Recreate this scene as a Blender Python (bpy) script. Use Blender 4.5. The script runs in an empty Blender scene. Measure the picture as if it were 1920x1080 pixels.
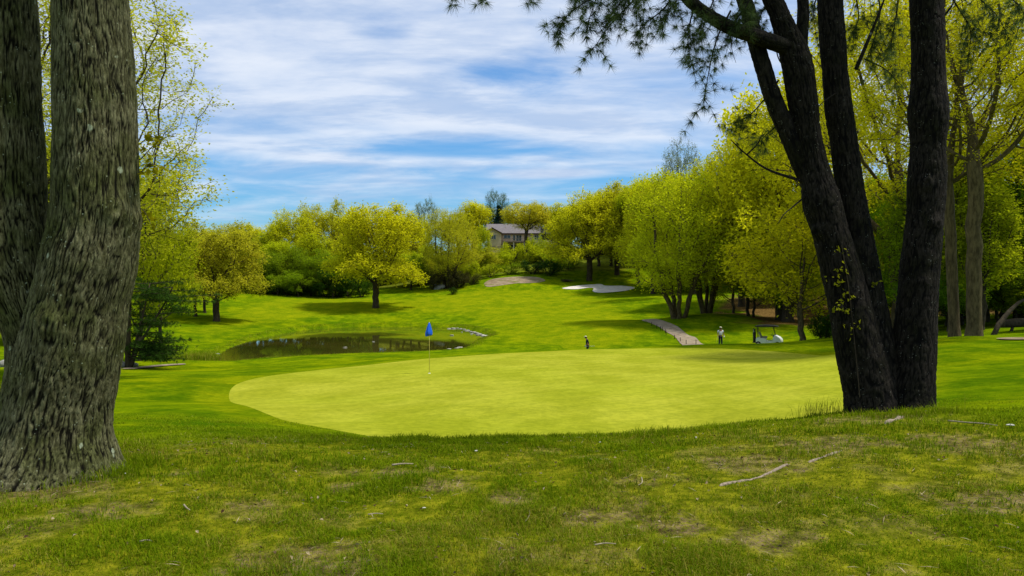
import bpy, math, random
import numpy as np
from mathutils import Vector, Matrix
from mathutils.geometry import delaunay_2d_cdt

scene = bpy.context.scene
COL = scene.collection
rad = math.radians

# ------------------------------------------------------------------ camera
FPX = 1397.0          # focal length in pixels of the 1920 px wide photograph
EYE = 1.65
cam_data = bpy.data.cameras.new("camera")
cam_data.sensor_width = 36.0
cam_data.lens = 36.0 * FPX / 1920.0
cam_data.clip_start = 0.05
cam_data.clip_end = 3000.0
cam = bpy.data.objects.new("camera", cam_data)
cam.location = (0, 0, EYE)
cam.rotation_euler = (rad(90), 0, 0)
COL.objects.link(cam)
scene.camera = cam

# ------------------------------------------------------------------ light
SUN_EL, SUN_AZ = 63.0, 96.0     # azimuth clockwise from +Y (view direction)
to_sun = Vector((math.sin(rad(SUN_AZ)) * math.cos(rad(SUN_EL)),
                 math.cos(rad(SUN_AZ)) * math.cos(rad(SUN_EL)), math.sin(rad(SUN_EL))))
sun_data = bpy.data.lights.new("sun", 'SUN')
sun_data.energy = 3.3
sun_data.angle = rad(7.0)
sun_data.color = (1.0, 0.95, 0.86)
sun = bpy.data.objects.new("sun", sun_data)
sun.rotation_euler = (-to_sun).to_track_quat('-Z', 'Y').to_euler()
sun.location = (30, 30, 60)
COL.objects.link(sun)

scene.view_settings.view_transform = 'Standard'
scene.view_settings.look = 'None'
scene.view_settings.exposure = 0.5
scene.view_settings.gamma = 1.0
scene.view_settings.use_curve_mapping = False
scene.cycles.use_denoising = True
scene.cycles.max_bounces = 8
scene.cycles.diffuse_bounces = 6
scene.cycles.glossy_bounces = 3
scene.cycles.sample_clamp_indirect = 6.0
scene.cycles.transmission_bounces = 4
scene.cycles.transparent_max_bounces = 8
scene.cycles.caustics_reflective = False
scene.cycles.caustics_refractive = False


class NT:
    """small helper around a node tree"""
    def __init__(self, tree):
        self.t = tree
        self.n = tree.nodes
        self.n.clear()

    def node(self, typ, **kw):
        nd = self.n.new(typ)
        for k, v in kw.items():
            if k == 'ins':
                for kk, vv in v.items():
                    self.put(nd.inputs[kk], vv)
            else:
                setattr(nd, k, v)
        return nd

    def put(self, sock, v):
        if isinstance(v, bpy.types.NodeSocket):
            self.t.links.new(v, sock)
        else:
            if isinstance(v, tuple) and len(v) == 3 and sock.type == 'RGBA':
                v = v + (1.0,)
            sock.default_value = v

    def math(self, op, a, b=None, c=None, clamp=False):
        nd = self.n.new('ShaderNodeMath')
        nd.operation = op
        nd.use_clamp = clamp
        self.put(nd.inputs[0], a)
        if b is not None:
            self.put(nd.inputs[1], b)
        if c is not None:
            self.put(nd.inputs[2], c)
        return nd.outputs[0]

    def vmath(self, op, a, b=None):
        nd = self.n.new('ShaderNodeVectorMath')
        nd.operation = op
        self.put(nd.inputs[0], a)
        if b is not None:
            self.put(nd.inputs[1], b)
        return nd.outputs['Value'] if op in ('DOT_PRODUCT', 'LENGTH', 'DISTANCE') else nd.outputs[0]

    def mix(self, f, a, b, blend='MIX'):
        nd = self.n.new('ShaderNodeMix')
        nd.data_type = 'RGBA'
        nd.blend_type = blend
        self.put(nd.inputs[0], f)
        self.put(nd.inputs[6], a)
        self.put(nd.inputs[7], b)
        return nd.outputs[2]

    def smooth(self, v, lo, hi, a=0.0, b=1.0):
        nd = self.n.new('ShaderNodeMapRange')
        nd.interpolation_type = 'SMOOTHSTEP'
        self.put(nd.inputs[0], v)
        for i, x in enumerate((lo, hi, a, b)):
            nd.inputs[1 + i].default_value = x
        return nd.outputs[0]

    def noise(self, vec, scale, detail=3.0, rough=0.5, dist=0.0):
        nd = self.n.new('ShaderNodeTexNoise')
        if vec is not None:
            self.put(nd.inputs['Vector'], vec)
        nd.inputs['Scale'].default_value = scale
        nd.inputs['Detail'].default_value = detail
        nd.inputs['Roughness'].default_value = rough
        nd.inputs['Distortion'].default_value = dist
        return nd.outputs[0]

    def mapping(self, vec, scale=(1, 1, 1), rot=(0, 0, 0), loc=(0, 0, 0)):
        nd = self.n.new('ShaderNodeMapping')
        self.put(nd.inputs[0], vec)
        nd.inputs[1].default_value = loc
        nd.inputs[2].default_value = rot
        nd.inputs[3].default_value = scale
        return nd.outputs[0]


# ------------------------------------------------------------------ sky
world = bpy.data.worlds.new("World")
scene.world = world
world.use_nodes = True
W = NT(world.node_tree)
sky = W.node('ShaderNodeTexSky', sky_type='NISHITA', sun_disc=False, sun_elevation=rad(SUN_EL),
             sun_rotation=rad(SUN_AZ), altitude=100.0, air_density=1.3, dust_density=0.6, ozone_density=3.0)
tc = W.node('ShaderNodeTexCoord')
D = tc.outputs['Generated']
sep = W.node('ShaderNodeSeparateXYZ', ins={0: D})
zc = W.math('MAXIMUM', sep.outputs[2], 0.0)
den = W.math('ADD', zc, 0.14)
U = W.math('DIVIDE', sep.outputs[0], den)
V = W.math('DIVIDE', sep.outputs[1], den)
comb = W.node('ShaderNodeCombineXYZ', ins={0: U, 1: V, 2: 0.0})
plane = W.mapping(comb.outputs[0], scale=(0.62, 1.15, 1.0), rot=(0, 0, rad(-12)))
big = W.noise(plane, 0.75, 4.0, 0.55, 0.6)
fine = W.noise(W.mapping(comb.outputs[0], scale=(1.0, 1.7, 1.0), rot=(0, 0, rad(-16)), loc=(3.1, 1.7, 0)), 1.6, 8.0, 0.60, 0.35)
wisp = W.math('ADD', W.math('MULTIPLY', big, 0.55), W.math('MULTIPLY', fine, 0.45))
# thinner towards the horizon, a few clear openings in the sheet of cloud
cover = W.math('ADD', wisp, W.smooth(zc, 0.02, 0.26, -0.11, 0.115))


def opening(px, py, sx, sy, amount):
    v = Vector(((px - 960) / FPX, 1.0, (540 - py) / FPX)).normalized()
    dv = W.vmath('SUBTRACT', D, tuple(v))
    s = W.vmath('MULTIPLY', dv, (1.0 / sx, 1.0 / sx, 1.0 / sy))
    ln = W.vmath('LENGTH', s)
    ln = W.math('ADD', ln, W.math('MULTIPLY', W.math('SUBTRACT', fine, 0.5), 1.6))
    return W.smooth(ln, 0.15, 1.15, amount, 0.0)


for o in ((965, 140, 0.075, 0.034, -0.135), (725, 65, 0.05, 0.028, -0.08), (840, 285, 0.17, 0.028, -0.15),
          (470, 330, 0.16, 0.035, -0.07), (1150, 345, 0.10, 0.02, -0.08)):
    cover = W.math('ADD', cover, opening(*o))
for o in ((1040, 326, 0.10, 0.0085, 0.20), (700, 298, 0.17, 0.010, 0.13), (930, 240, 0.3, 0.03, 0.06)):
    cover = W.math('ADD', cover, opening(*o))
dens = W.smooth(cover, 0.34, 0.70)
sheet = W.noise(W.mapping(comb.outputs[0], scale=(0.9, 2.2, 1.0), rot=(0, 0, rad(-14)), loc=(7, 2, 0)), 1.9, 6.0, 0.6, 0.25)
cloud_col = W.mix(W.smooth(sheet, 0.36, 0.62), (4.1, 5.0, 6.6), (6.6, 7.0, 7.7))
blue = W.mix(1.0, sky.outputs[0], (0.40, 0.77, 1.12), 'MULTIPLY')
skyc = W.mix(W.math('MULTIPLY', dens, 0.9), blue, cloud_col)
bg = W.node('ShaderNodeBackground', ins={0: skyc, 1: 0.093})
wo = W.node('ShaderNodeOutputWorld', ins={0: bg.outputs[0]})

# ------------------------------------------------------------------ numpy noise
def _h(ix, iy, iz, seed):
    with np.errstate(over='ignore'):
        h = (ix.astype(np.int64) * 374761393 + iy.astype(np.int64) * 668265263 + iz.astype(np.int64) * 2147483647 + seed * 1274126177) & 0xFFFFFFFF
        h = ((h ^ (h >> 13)) * 1274126177) & 0xFFFFFFFF
        h = (h ^ (h >> 16)) & 0xFFFFFFFF
    return h.astype(np.float64) / 4294967295.0


def vnoise(x, y, z=None, seed=0):
    x = np.asarray(x, float); y = np.asarray(y, float)
    z = np.zeros_like(x) if z is None else np.asarray(z, float)
    ix, iy, iz = np.floor(x), np.floor(y), np.floor(z)
    fx, fy, fz = x - ix, y - iy, z - iz
    fx = fx * fx * (3 - 2 * fx); fy = fy * fy * (3 - 2 * fy); fz = fz * fz * (3 - 2 * fz)
    r = 0
    for dx in (0, 1):
        for dy in (0, 1):
            for dz in (0, 1):
                w = (fx if dx else 1 - fx) * (fy if dy else 1 - fy) * (fz if dz else 1 - fz)
                r = r + w * _h(ix + dx, iy + dy, iz + dz, seed)
    return r


def fbm(x, y, z=None, octaves=4, seed=0):
    r, a, s, tot = 0, 1.0, 1.0, 0.0
    x = np.asarray(x, float); y = np.asarray(y, float)
    for i in range(octaves):
        r = r + a * vnoise(x * s + 17.3 * i, y * s - 9.1 * i, None if z is None else np.asarray(z) * s, seed + i)
        tot += a; a *= 0.5; s *= 2.03
    return r / tot


def sstep(x, a, b):
    t = np.clip((x - a) / (b - a), 0, 1)
    return t * t * (3 - 2 * t)


# ------------------------------------------------------------------ mesh helpers
def make_mesh(name, verts, faces, mat=None, smooth=False, attrs=None):
    """faces: list of (n,k) int arrays"""
    me = bpy.data.meshes.new(name)
    verts = np.asarray(verts, np.float32)
    faces = [np.asarray(f, np.int32) for f in faces if len(f)]
    me.vertices.add(len(verts))
    me.vertices.foreach_set('co', verts.ravel())
    nl = sum(f.size for f in faces)
    npoly = sum(len(f) for f in faces)
    me.loops.add(nl)
    me.loops.foreach_set('vertex_index', np.concatenate([f.ravel() for f in faces]))
    me.polygons.add(npoly)
    starts, off = [], 0
    for f in faces:
        starts.append(off + np.arange(len(f)) * f.shape[1])
        off += f.size
    me.polygons.foreach_set('loop_start', np.concatenate(starts).astype(np.int32))
    me.update(calc_edges=True)
    me.polygons.foreach_set('use_smooth', np.full(npoly, bool(smooth)))
    if attrs:
        for k, v in attrs.items():
            me.attributes.new(k, 'FLOAT', 'POINT').data.foreach_set('value', np.asarray(v, np.float32))
    if mat is not None:
        me.materials.append(mat)
    return me


class MB:
    """collects verts and faces for one mesh"""
    def __init__(self):
        self.v, self.q, self.t, self.n = [], [], [], 0

    def add(self, v, q=None, t=None):
        v = np.asarray(v, float).reshape(-1, 3)
        if q is not None and len(q):
            self.q.append(np.asarray(q, int).reshape(-1, 4) + self.n)
        if t is not None and len(t):
            self.t.append(np.asarray(t, int).reshape(-1, 3) + self.n)
        self.v.append(v)
        self.n += len(v)
        return self

    def box(self, c, s, rz=0.0, taper=1.0):
        c = np.asarray(c, float); s = np.asarray(s, float) / 2
        p = np.array([[x * (taper if z > 0 else 1), y * (taper if z > 0 else 1), z] for z in (-1, 1) for y in (-1, 1) for x in (-1, 1)], float) * s
        ca, sa = math.cos(rz), math.sin(rz)
        p = np.stack([p[:, 0] * ca - p[:, 1] * sa, p[:, 0] * sa + p[:, 1] * ca, p[:, 2]], 1) + c
        return self.add(p, [[0, 2, 3, 1], [4, 5, 7, 6], [0, 1, 5, 4], [2, 6, 7, 3], [0, 4, 6, 2], [1, 3, 7, 5]])

    def tube(self, pts, radii, n=8, cap=True):
        pts = np.asarray(pts, float)
        radii = np.broadcast_to(np.asarray(radii, float), (len(pts),))
        v, q = sweep(pts, radii, n)
        self.add(v, q)
        if cap:
            b = self.n - len(v)
            for k, r0 in ((0, 0), (1, len(pts) - 1)):
                self.v.append(pts[r0][None]); ci = self.n; self.n += 1
                ring = b + r0 * n + np.arange(n)
                nx = np.roll(ring, -1)
                self.t.append(np.stack([np.full(n, ci), nx, ring] if k == 0 else [np.full(n, ci), ring, nx], 1))
        return self

    def prism(self, prof, y0, y1):
        """profile in XZ extruded along Y"""
        prof = np.asarray(prof, float); m = len(prof)
        a = np.column_stack([prof[:, 0], np.full(m, y0), prof[:, 1]])
        b = np.column_stack([prof[:, 0], np.full(m, y1), prof[:, 1]])
        c0, c1 = a.mean(0), b.mean(0)
        i = np.arange(m); j = np.roll(i, -1)
        self.add(np.vstack([a, b, [c0], [c1]]), np.stack([i, j, j + m, i + m], 1),
                 np.vstack([np.stack([np.full(m, 2 * m), j, i], 1), np.stack([np.full(m, 2 * m + 1), i + m, j + m], 1)]))
        return self

    def mesh(self, name, mat=None, smooth=False, attrs=None):
        return make_mesh(name, np.vstack(self.v), [np.vstack(x) for x in (self.q, self.t) if x], mat, smooth, attrs)


def frames(pts):
    t = np.gradient(pts, axis=0)
    t /= np.linalg.norm(t, axis=1)[:, None] + 1e-9
    n = np.zeros_like(t)
    a = np.array([1.0, 0, 0]) if abs(t[0][0]) < 0.8 else np.array([0, 1.0, 0])
    v = a - t[0] * np.dot(a, t[0]); v /= np.linalg.norm(v)
    for i in range(len(t)):
        v = v - t[i] * np.dot(v, t[i]); v /= np.linalg.norm(v) + 1e-9
        n[i] = v
    return t, n, np.cross(t, n)


def sweep(pts, radii, n):
    t, a, b = frames(pts)
    th = np.linspace(0, 2 * np.pi, n, endpoint=False)
    v = pts[:, None, :] + radii[:, None, None] * (np.cos(th)[None, :, None] * a[:, None, :] + np.sin(th)[None, :, None] * b[:, None, :])
    m = len(pts)
    i = np.arange(m - 1)[:, None] * n
    j = np.arange(n)[None, :]
    j2 = (j + 1) % n
    q = np.stack([i + j, i + j2, i + n + j2, i + n + j], -1).reshape(-1, 4)
    return v.reshape(-1, 3), q


def catmull(P, k):
    """resample an (n,m) control list to k samples with a Catmull-Rom curve"""
    P = np.asarray(P, float)
    Q = np.vstack([2 * P[0] - P[1], P, 2 * P[-1] - P[-2]])
    u = np.linspace(0, len(P) - 1 - 1e-6, k)
    i = u.astype(int); f = (u - i)[:, None]
    p0, p1, p2, p3 = Q[i], Q[i + 1], Q[i + 2], Q[i + 3]
    return 0.5 * (2 * p1 + (p2 - p0) * f + (2 * p0 - 5 * p1 + 4 * p2 - p3) * f ** 2 + (3 * p1 - p0 - 3 * p2 + p3) * f ** 3)


def closed_curve(P, k):
    P = np.asarray(P, float); n = len(P)
    u = np.linspace(0, n, k, endpoint=False)
    i = u.astype(int); f = (u - i)[:, None]
    p0, p1, p2, p3 = P[(i - 1) % n], P[i % n], P[(i + 1) % n], P[(i + 2) % n]
    return 0.5 * (2 * p1 + (p2 - p0) * f + (2 * p0 - 5 * p1 + 4 * p2 - p3) * f ** 2 + (3 * p1 - p0 - 3 * p2 + p3) * f ** 3)


def tag(o, label=None, cat=None, group=None, kind=None):
    if label: o['label'] = label
    if cat: o['category'] = cat
    if group: o['group'] = group
    if kind: o['kind'] = kind
    return o


def link(name, me, parent=None, loc=None):
    o = bpy.data.objects.new(name, me)
    COL.objects.link(o)
    if parent is not None:
        o.parent = parent
    if loc is not None:
        o.location = loc
    return o


def empty(name, loc, rz=0.0, label=None, cat=None, group=None):
    o = bpy.data.objects.new(name, None)
    o.empty_display_size = 0.3
    COL.objects.link(o)
    o.location = loc
    o.rotation_euler = (0, 0, rz)
    return tag(o, label, cat, group)


# ------------------------------------------------------------------ materials
def new_mat(name):
    m = bpy.data.materials.new(name)
    m.use_nodes = True
    return m, NT(m.node_tree)


def out(N, shader, disp=None):
    o = N.node('ShaderNodeOutputMaterial', ins={0: shader})
    return o


def bsdf(N, col, rough=0.8, spec=0.3, normal=None, metal=0.0):
    ins = {'Base Color': col, 'Roughness': rough, 'Specular IOR Level': spec, 'Metallic': metal}
    nd = N.node('ShaderNodeBsdfPrincipled', ins=ins)
    if normal is not None:
        N.put(nd.inputs['Normal'], normal)
    return nd.outputs[0]


def plain(name, col, rough=0.6, spec=0.3, var=0.15, scale=6.0, metal=0.0):
    m, N = new_mat(name)
    t = N.node('ShaderNodeTexCoord').outputs['Object']
    n = N.noise(t, scale, 4.0, 0.6)
    c = N.mix(N.smooth(n, 0.3, 0.7), tuple(x * (1 - var) for x in col), tuple(min(1, x * (1 + var)) for x in col))
    out(N, bsdf(N, c, rough, spec, None, metal))
    return m


def bumped(N, h, strength=0.5, dist=0.02):
    return N.node('ShaderNodeBump', ins={'Strength': strength, 'Distance': dist, 'Height': h}).outputs[0]


def leaf_mat(name, trans=0.5, light=1.35, dark=0.62):
    m, N = new_mat(name)
    oi = N.node('ShaderNodeObjectInfo')
    at = N.node('ShaderNodeAttribute', attribute_name='tint')
    f = at.outputs['Fac']
    base = oi.outputs['Color']
    c = N.mix(f, N.mix(1.0, base, (dark, dark * 1.06, dark), 'MULTIPLY'), N.mix(1.0, base, (light, light * 0.97, light), 'MULTIPLY'))
    d = N.node('ShaderNodeBsdfDiffuse', ins={0: c})
    tcol = N.mix(1.0, c, (1.22, 1.22, 0.6), 'MULTIPLY')
    tr = N.node('ShaderNodeBsdfTranslucent', ins={0: tcol})
    mx = N.node('ShaderNodeMixShader', ins={0: trans, 1: d.outputs[0], 2: tr.outputs[0]})
    out(N, mx.outputs[0])
    return m


M_LEAF = leaf_mat('leaf_spring')
M_NEEDLE = leaf_mat('pine_needle', 0.2, 1.4, 0.5)


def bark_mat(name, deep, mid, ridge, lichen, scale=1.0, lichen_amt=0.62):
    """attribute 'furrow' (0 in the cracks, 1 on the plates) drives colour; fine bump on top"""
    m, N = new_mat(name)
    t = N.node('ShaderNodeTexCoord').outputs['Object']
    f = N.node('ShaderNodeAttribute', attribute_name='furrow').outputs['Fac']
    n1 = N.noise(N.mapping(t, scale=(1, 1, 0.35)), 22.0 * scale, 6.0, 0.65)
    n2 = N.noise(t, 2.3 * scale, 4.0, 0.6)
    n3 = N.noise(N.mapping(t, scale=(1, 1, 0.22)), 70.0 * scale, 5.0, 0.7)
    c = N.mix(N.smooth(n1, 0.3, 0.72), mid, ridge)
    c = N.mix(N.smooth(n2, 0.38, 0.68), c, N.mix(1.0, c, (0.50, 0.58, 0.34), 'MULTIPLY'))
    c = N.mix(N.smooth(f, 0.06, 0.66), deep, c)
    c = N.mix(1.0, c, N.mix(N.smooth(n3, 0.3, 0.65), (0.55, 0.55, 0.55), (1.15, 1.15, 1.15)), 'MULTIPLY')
    vo = N.node('ShaderNodeTexVoronoi', ins={'Vector': N.mapping(t, scale=(1, 1, 0.8)), 'Scale': 9.0 * scale, 'Randomness': 1.0})
    spot = N.math('MULTIPLY', N.smooth(vo.outputs['Distance'], 0.28, 0.18), N.smooth(N.noise(t, 5.0 * scale, 3.0), lichen_amt, lichen_amt + 0.05))
    vo2 = N.node('ShaderNodeTexVoronoi', ins={'Vector': t, 'Scale': 26.0 * scale, 'Randomness': 1.0})
    spot2 = N.math('MULTIPLY', N.smooth(vo2.outputs['Distance'], 0.22, 0.12), N.smooth(N.noise(t, 7.0 * scale, 2.0), 0.55, 0.62))
    sp = N.math('MAXIMUM', spot, N.math('MULTIPLY', spot2, 0.8))
    c = N.mix(N.math('MULTIPLY', sp, N.smooth(n3, 0.3, 0.55)), c, lichen)
    h = N.math('ADD', N.math('MULTIPLY', n1, 1.0), N.math('MULTIPLY', n3, 0.6))
    out(N, bsdf(N, c, 0.9, 0.12, bumped(N, h, 1.0, 0.035)))
    return m


def simple_bark(name, a, b):
    m, N = new_mat(name)
    t = N.node('ShaderNodeTexCoord').outputs['Object']
    n = N.noise(N.mapping(t, scale=(1, 1, 0.25)), 9.0, 5.0, 0.65)
    c = N.mix(N.smooth(n, 0.3, 0.7), a, b)
    out(N, bsdf(N, c, 0.9, 0.15, bumped(N, n, 0.8, 0.05)))
    return m


M_BARK = simple_bark('tree_bark', (0.022, 0.017, 0.010), (0.075, 0.058, 0.034))
M_BARK_LIGHT = simple_bark('pale_tree_bark', (0.040, 0.030, 0.013), (0.125, 0.095, 0.042))

# ------------------------------------------------------------------ terrain
def at(px, py, d):
    """point seen at photograph pixel (px, py) at depth d"""
    return np.array([(px - 960) / FPX * d, d, EYE + (540 - py) / FPX * d])


ctrl = [at(*c) for c in (
    # brow of the mound the photographer stands on
    (110, 890, 6.6), (430, 838, 8.2), (640, 836, 8.6), (850, 828, 9.3), (1100, 822, 9.4), (1400, 797, 9.8), (1660, 768, 10.2), (1850, 770, 10.4),
    # slope to the left of the green
    (430, 790, 13), (300, 760, 17), (250, 720, 24), (20, 720, 24), (20, 780, 15), (520, 788, 16), (700, 824, 13.2),
    # the green
    (850, 826, 13.2), (1000, 826, 13.4), (1250, 826, 13.6), (1450, 800, 15), (430, 750, 22.5), (805, 701, 30.6), (520, 706, 30), (800, 673, 42), (1100, 656, 46), (1300, 653, 46),
    (1560, 667, 38), (1200, 720, 25), (1560, 720, 22), (1650, 760, 15.5), (1000, 760, 18.5),
    # lawn right of the green, running up to the woods
    (1760, 705, 21), (1840, 760, 11.5), (1900, 700, 18), (1900, 655, 27), (1800, 630, 34), (1920, 634, 33), (1650, 640, 43), (1500, 641, 50), (1350, 646, 50),
    # hollow behind the green
    (1101, 668, 62), (1351, 648, 68), (1440, 648, 67), (1230, 656, 62), (800, 663, 55), (620, 671, 50), (480, 684, 45), (300, 690, 40), (250, 680, 42), (380, 655, 60),
    (1505, 638, 58), (1000, 662, 58), (930, 640, 78), (930, 660, 60),
    # fairway rising beyond
    (1320, 645, 66), (1205, 600, 95), (1100, 620, 80), (1000, 600, 95), (950, 618, 84), (930, 604, 97), (850, 598, 110), (700, 592, 115), (560, 598, 106), (705, 577, 122), (600, 560, 140), (480, 552, 140), (405, 602, 95),
    (400, 622, 82), (340, 575, 110), (950, 562, 132), (860, 545, 146), (970, 526, 156), (1120, 541, 150), (1105, 529, 158), (1060, 555, 138), (1180, 545, 148), (1250, 560, 118),
    # wooded rise
    (930, 474, 205), (1040, 474, 205), (960, 500, 178), (1160, 515, 165), (1275, 595, 86), (1330, 588, 88), (1400, 592, 92), (1470, 600, 88), (1350, 560, 115), (1600, 620, 70), (1750, 615, 55), (1900, 610, 48),
    (600, 535, 175), (480, 540, 180), (800, 520, 180))]
ctrl += [np.array(p, float) for p in (
    (0, 4.2, 0), (-2.5, 4.2, 0), (2.5, 4.3, 0.02), (0, 6.5, -.02), (3, 7.5, .03), (0, 0, 0), (-4, 2, 0), (4, 2, 0), (0, -8, .2), (-15, -8, .2), (15, -8, .2), (-12, 8, -.2), (14, 9, .05), (-30, 22, -1.0), (34, 24, .1), (-50, 42, -2),
    (60, 44, .6), (-75, 78, -1.8), (90, 72, 1.5), (-120, 125, .5), (130, 120, 4), (-160, 200, 4), (170, 200, 9), (0, 240, 14), (70, 235, 14), (-70, 235, 7), (-260, 320, 8), (260, 320, 14), (0, 360, 16),
    (60, -60, 1), (-60, -60, 1), (150, -20, 3), (-150, 0, 1), (-500, 500, 12), (500, 500, 18), (0, 650, 20), (-500, -200, 3), (500, -200, 6))]
ctrl = np.array(ctrl)


def _tps_k(r2):
    return 0.5 * r2 * np.log(r2 + 1e-6)


_S = 50.0
_P = ctrl[:, :2] / _S
_n = len(_P)
_K = _tps_k(((_P[:, None] - _P[None]) ** 2).sum(-1)) + np.eye(_n) * 2e-4
_A = np.block([[_K, np.column_stack([np.ones(_n), _P])], [np.column_stack([np.ones(_n), _P]).T, np.zeros((3, 3))]])
_w = np.linalg.solve(_A, np.concatenate([ctrl[:, 2], np.zeros(3)]))


def tps(x, y):
    x = np.asarray(x, float); sh = x.shape
    x = x.ravel() / _S; y = np.asarray(y, float).ravel() / _S
    r = np.empty(len(x))
    for i in range(0, len(x), 20000):
        sl = slice(i, i + 20000)
        r2 = (x[sl, None] - _P[None, :, 0]) ** 2 + (y[sl, None] - _P[None, :, 1]) ** 2
        r[sl] = _tps_k(r2) @ _w[:_n] + _w[_n] + _w[_n + 1] * x[sl] + _w[_n + 2] * y[sl]
    return r.reshape(sh)


def poly_sd(x, y, P):
    """signed distance to a closed polygon, negative inside"""
    x = np.asarray(x, float).ravel(); y = np.asarray(y, float).ravel()
    d = np.full(len(x), 1e9); inside = np.zeros(len(x), bool)
    n = len(P)
    for i in range(n):
        a, b = P[i], P[(i + 1) % n]
        e = b - a
        wx, wy = x - a[0], y - a[1]
        t = np.clip((wx * e[0] + wy * e[1]) / (e @ e + 1e-12), 0, 1)
        d = np.minimum(d, (wx - e[0] * t) ** 2 + (wy - e[1] * t) ** 2)
        c = ((a[1] > y) != (b[1] > y)) & (x < (b[0] - a[0]) * (y - a[1]) / (b[1] - a[1] + 1e-12) + a[0])
        inside ^= c
    return np.where(inside, -1, 1) * np.sqrt(d)


WATER = -3.85


def pond_xy(px, py):
    d = (EYE - WATER) * FPX / (py - 540.0)
    return (px - 960) / FPX * d, d


def hit(px, py, d0=20.0, d1=260.0):
    """where the sight line of a pixel meets the smooth terrain"""
    d = np.exp(np.linspace(math.log(d0), math.log(d1), 1200))
    z = EYE + (540 - py) / FPX * d
    g = tps((px - 960) / FPX * d, d)
    k = np.argmax(z < g)
    dd = d[k] if z[k] < g[k] else d1
    return (px - 960) / FPX * dd, dd


POND = closed_curve([pond_xy(*p) for p in ((403, 679), (415, 664), (445, 648), (500, 632), (575, 619), (640, 614.5), (740, 613), (840, 615), (880, 619), (912, 631), (893, 637), (868, 652), (800, 658.5), (640, 664), (500, 671))], 160)
GREEN = closed_curve([((px - 960) / FPX * d, d) for px, d in ((430, 22.5), (447, 26.5), (520, 31), (640, 36.5), (800, 42), (950, 45), (1120, 46.3), (1300, 46), (1460, 42.5), (1570, 37), (1640, 30), (1690, 23), (1680, 18), (1560, 14.8), (1300, 13.2), (1000, 12.6), (820, 12.9), (690, 13.8), (560, 15.4), (470, 18.4))], 180)
BUNKER = closed_curve([hit(*p) for p in ((1054, 541), (1072, 537.5), (1095, 535), (1125, 533.5), (1136, 536.6), (1165, 536.6), (1189, 539.2), (1184, 543), (1160, 547.3), (1130, 549.5), (1112, 547), (1113, 541.8), (1105, 540.2), (1075, 542.5))], 90)
DIRT = closed_curve([hit(*p) for p in ((908, 532), (922, 523.5), (950, 520.5), (985, 519), (1012, 521.5), (1022, 527), (1000, 531), (965, 532.5), (935, 536), (914, 537.5))], 60)
PATH = closed_curve([hit(*p, 60.0) for p in ((1203, 600), (1222, 597.5), (1242, 600), (1258, 607), (1275, 618), (1290, 629), (1308, 636), (1326, 646), (1322, 654), (1290, 652), (1270, 637), (1247, 622), (1222, 607))], 80)


def ground_z(x, y, micro=True):
    x = np.asarray(x, float); y = np.asarray(y, float)
    sh = x.shape
    xf, yf = x.ravel(), y.ravel()
    z = tps(xf, yf)
    r = np.hypot(xf, yf)
    if micro:
        far = sstep(r, 25, 70)
        z = z + (fbm(xf / 6, yf / 6, octaves=3, seed=5) - 0.5) * 0.30 * far
        near = 1 - sstep(r, 10.5, 13.0)
        z = z + near * ((fbm(xf * 1.3, yf * 1.3, octaves=4, seed=9) - 0.5) * 0.10)
    sd = poly_sd(xf, yf, POND)
    bank = WATER + (0.10 + 0.32 * sstep(yf, 72, 90)) * sstep(sd, 0.0, 0.9) + 0.02 * np.clip(sd, 0, 6)
    t = sstep(sd, 1.5, 9.0)
    zo = bank * (1 - t) + np.maximum(z, WATER + 0.12 + 0.33 * sstep(yf, 72, 90)) * t
    zi = WATER - 0.05 - np.clip(-sd * 0.5, 0, 1.2)
    near_pond = sd < 9
    z = np.where(near_pond, np.where(sd < 0, zi, zo), z)
    return z.reshape(sh)


def gz(x, y):
    return float(ground_z(np.array([x]), np.array([y]))[0])


# polar grid round the photographer, fine in front and coarse behind
r_ = np.concatenate([[0.02, 0.6, 1.2, 1.8], 2.2 * 1.0215 ** np.arange(0, 272)])
r_ = np.unique(np.concatenate([r_, np.arange(62, 104, 0.8), np.arange(132, 170, 0.7)]))
r_ = np.concatenate([r_, [r_[-1] * 1.15, r_[-1] * 1.4, r_[-1] * 2.0]])
th_f = np.radians(np.linspace(-50, 50, 381))
th_b = np.radians(np.linspace(50, 310, 66))[1:-1]
th_ = np.concatenate([th_f, th_b])
RR, TT = np.meshgrid(r_, th_, indexing='ij')
GX, GY = RR * np.sin(TT), RR * np.cos(TT)
GZ = ground_z(GX, GY)
xf, yf = GX.ravel(), GY.ravel()
sd_green = poly_sd(xf, yf, GREEN)
sd_bunk = poly_sd(xf, yf, BUNKER)
sd_dirt = poly_sd(xf, yf, DIRT)
sd_path = poly_sd(xf, yf, PATH)
gzf = GZ.ravel()
for sd_, dep, wid in ((sd_green, .08, 1.2), (sd_bunk, .6, 1.6), (sd_dirt, .2, 1.5), (sd_path, .2, 1.0)):
    gzf = gzf - dep * sstep(-sd_, wid * 0.3, wid)
nr, nt = RR.shape
ii = np.arange(nr - 1)[:, None] * nt
jj = np.arange(nt)[None, :]
j2 = (jj + 1) % nt
quads = np.stack([ii + jj, ii + nt + jj, ii + nt + j2, ii + j2], -1).reshape(-1, 4)

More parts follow.
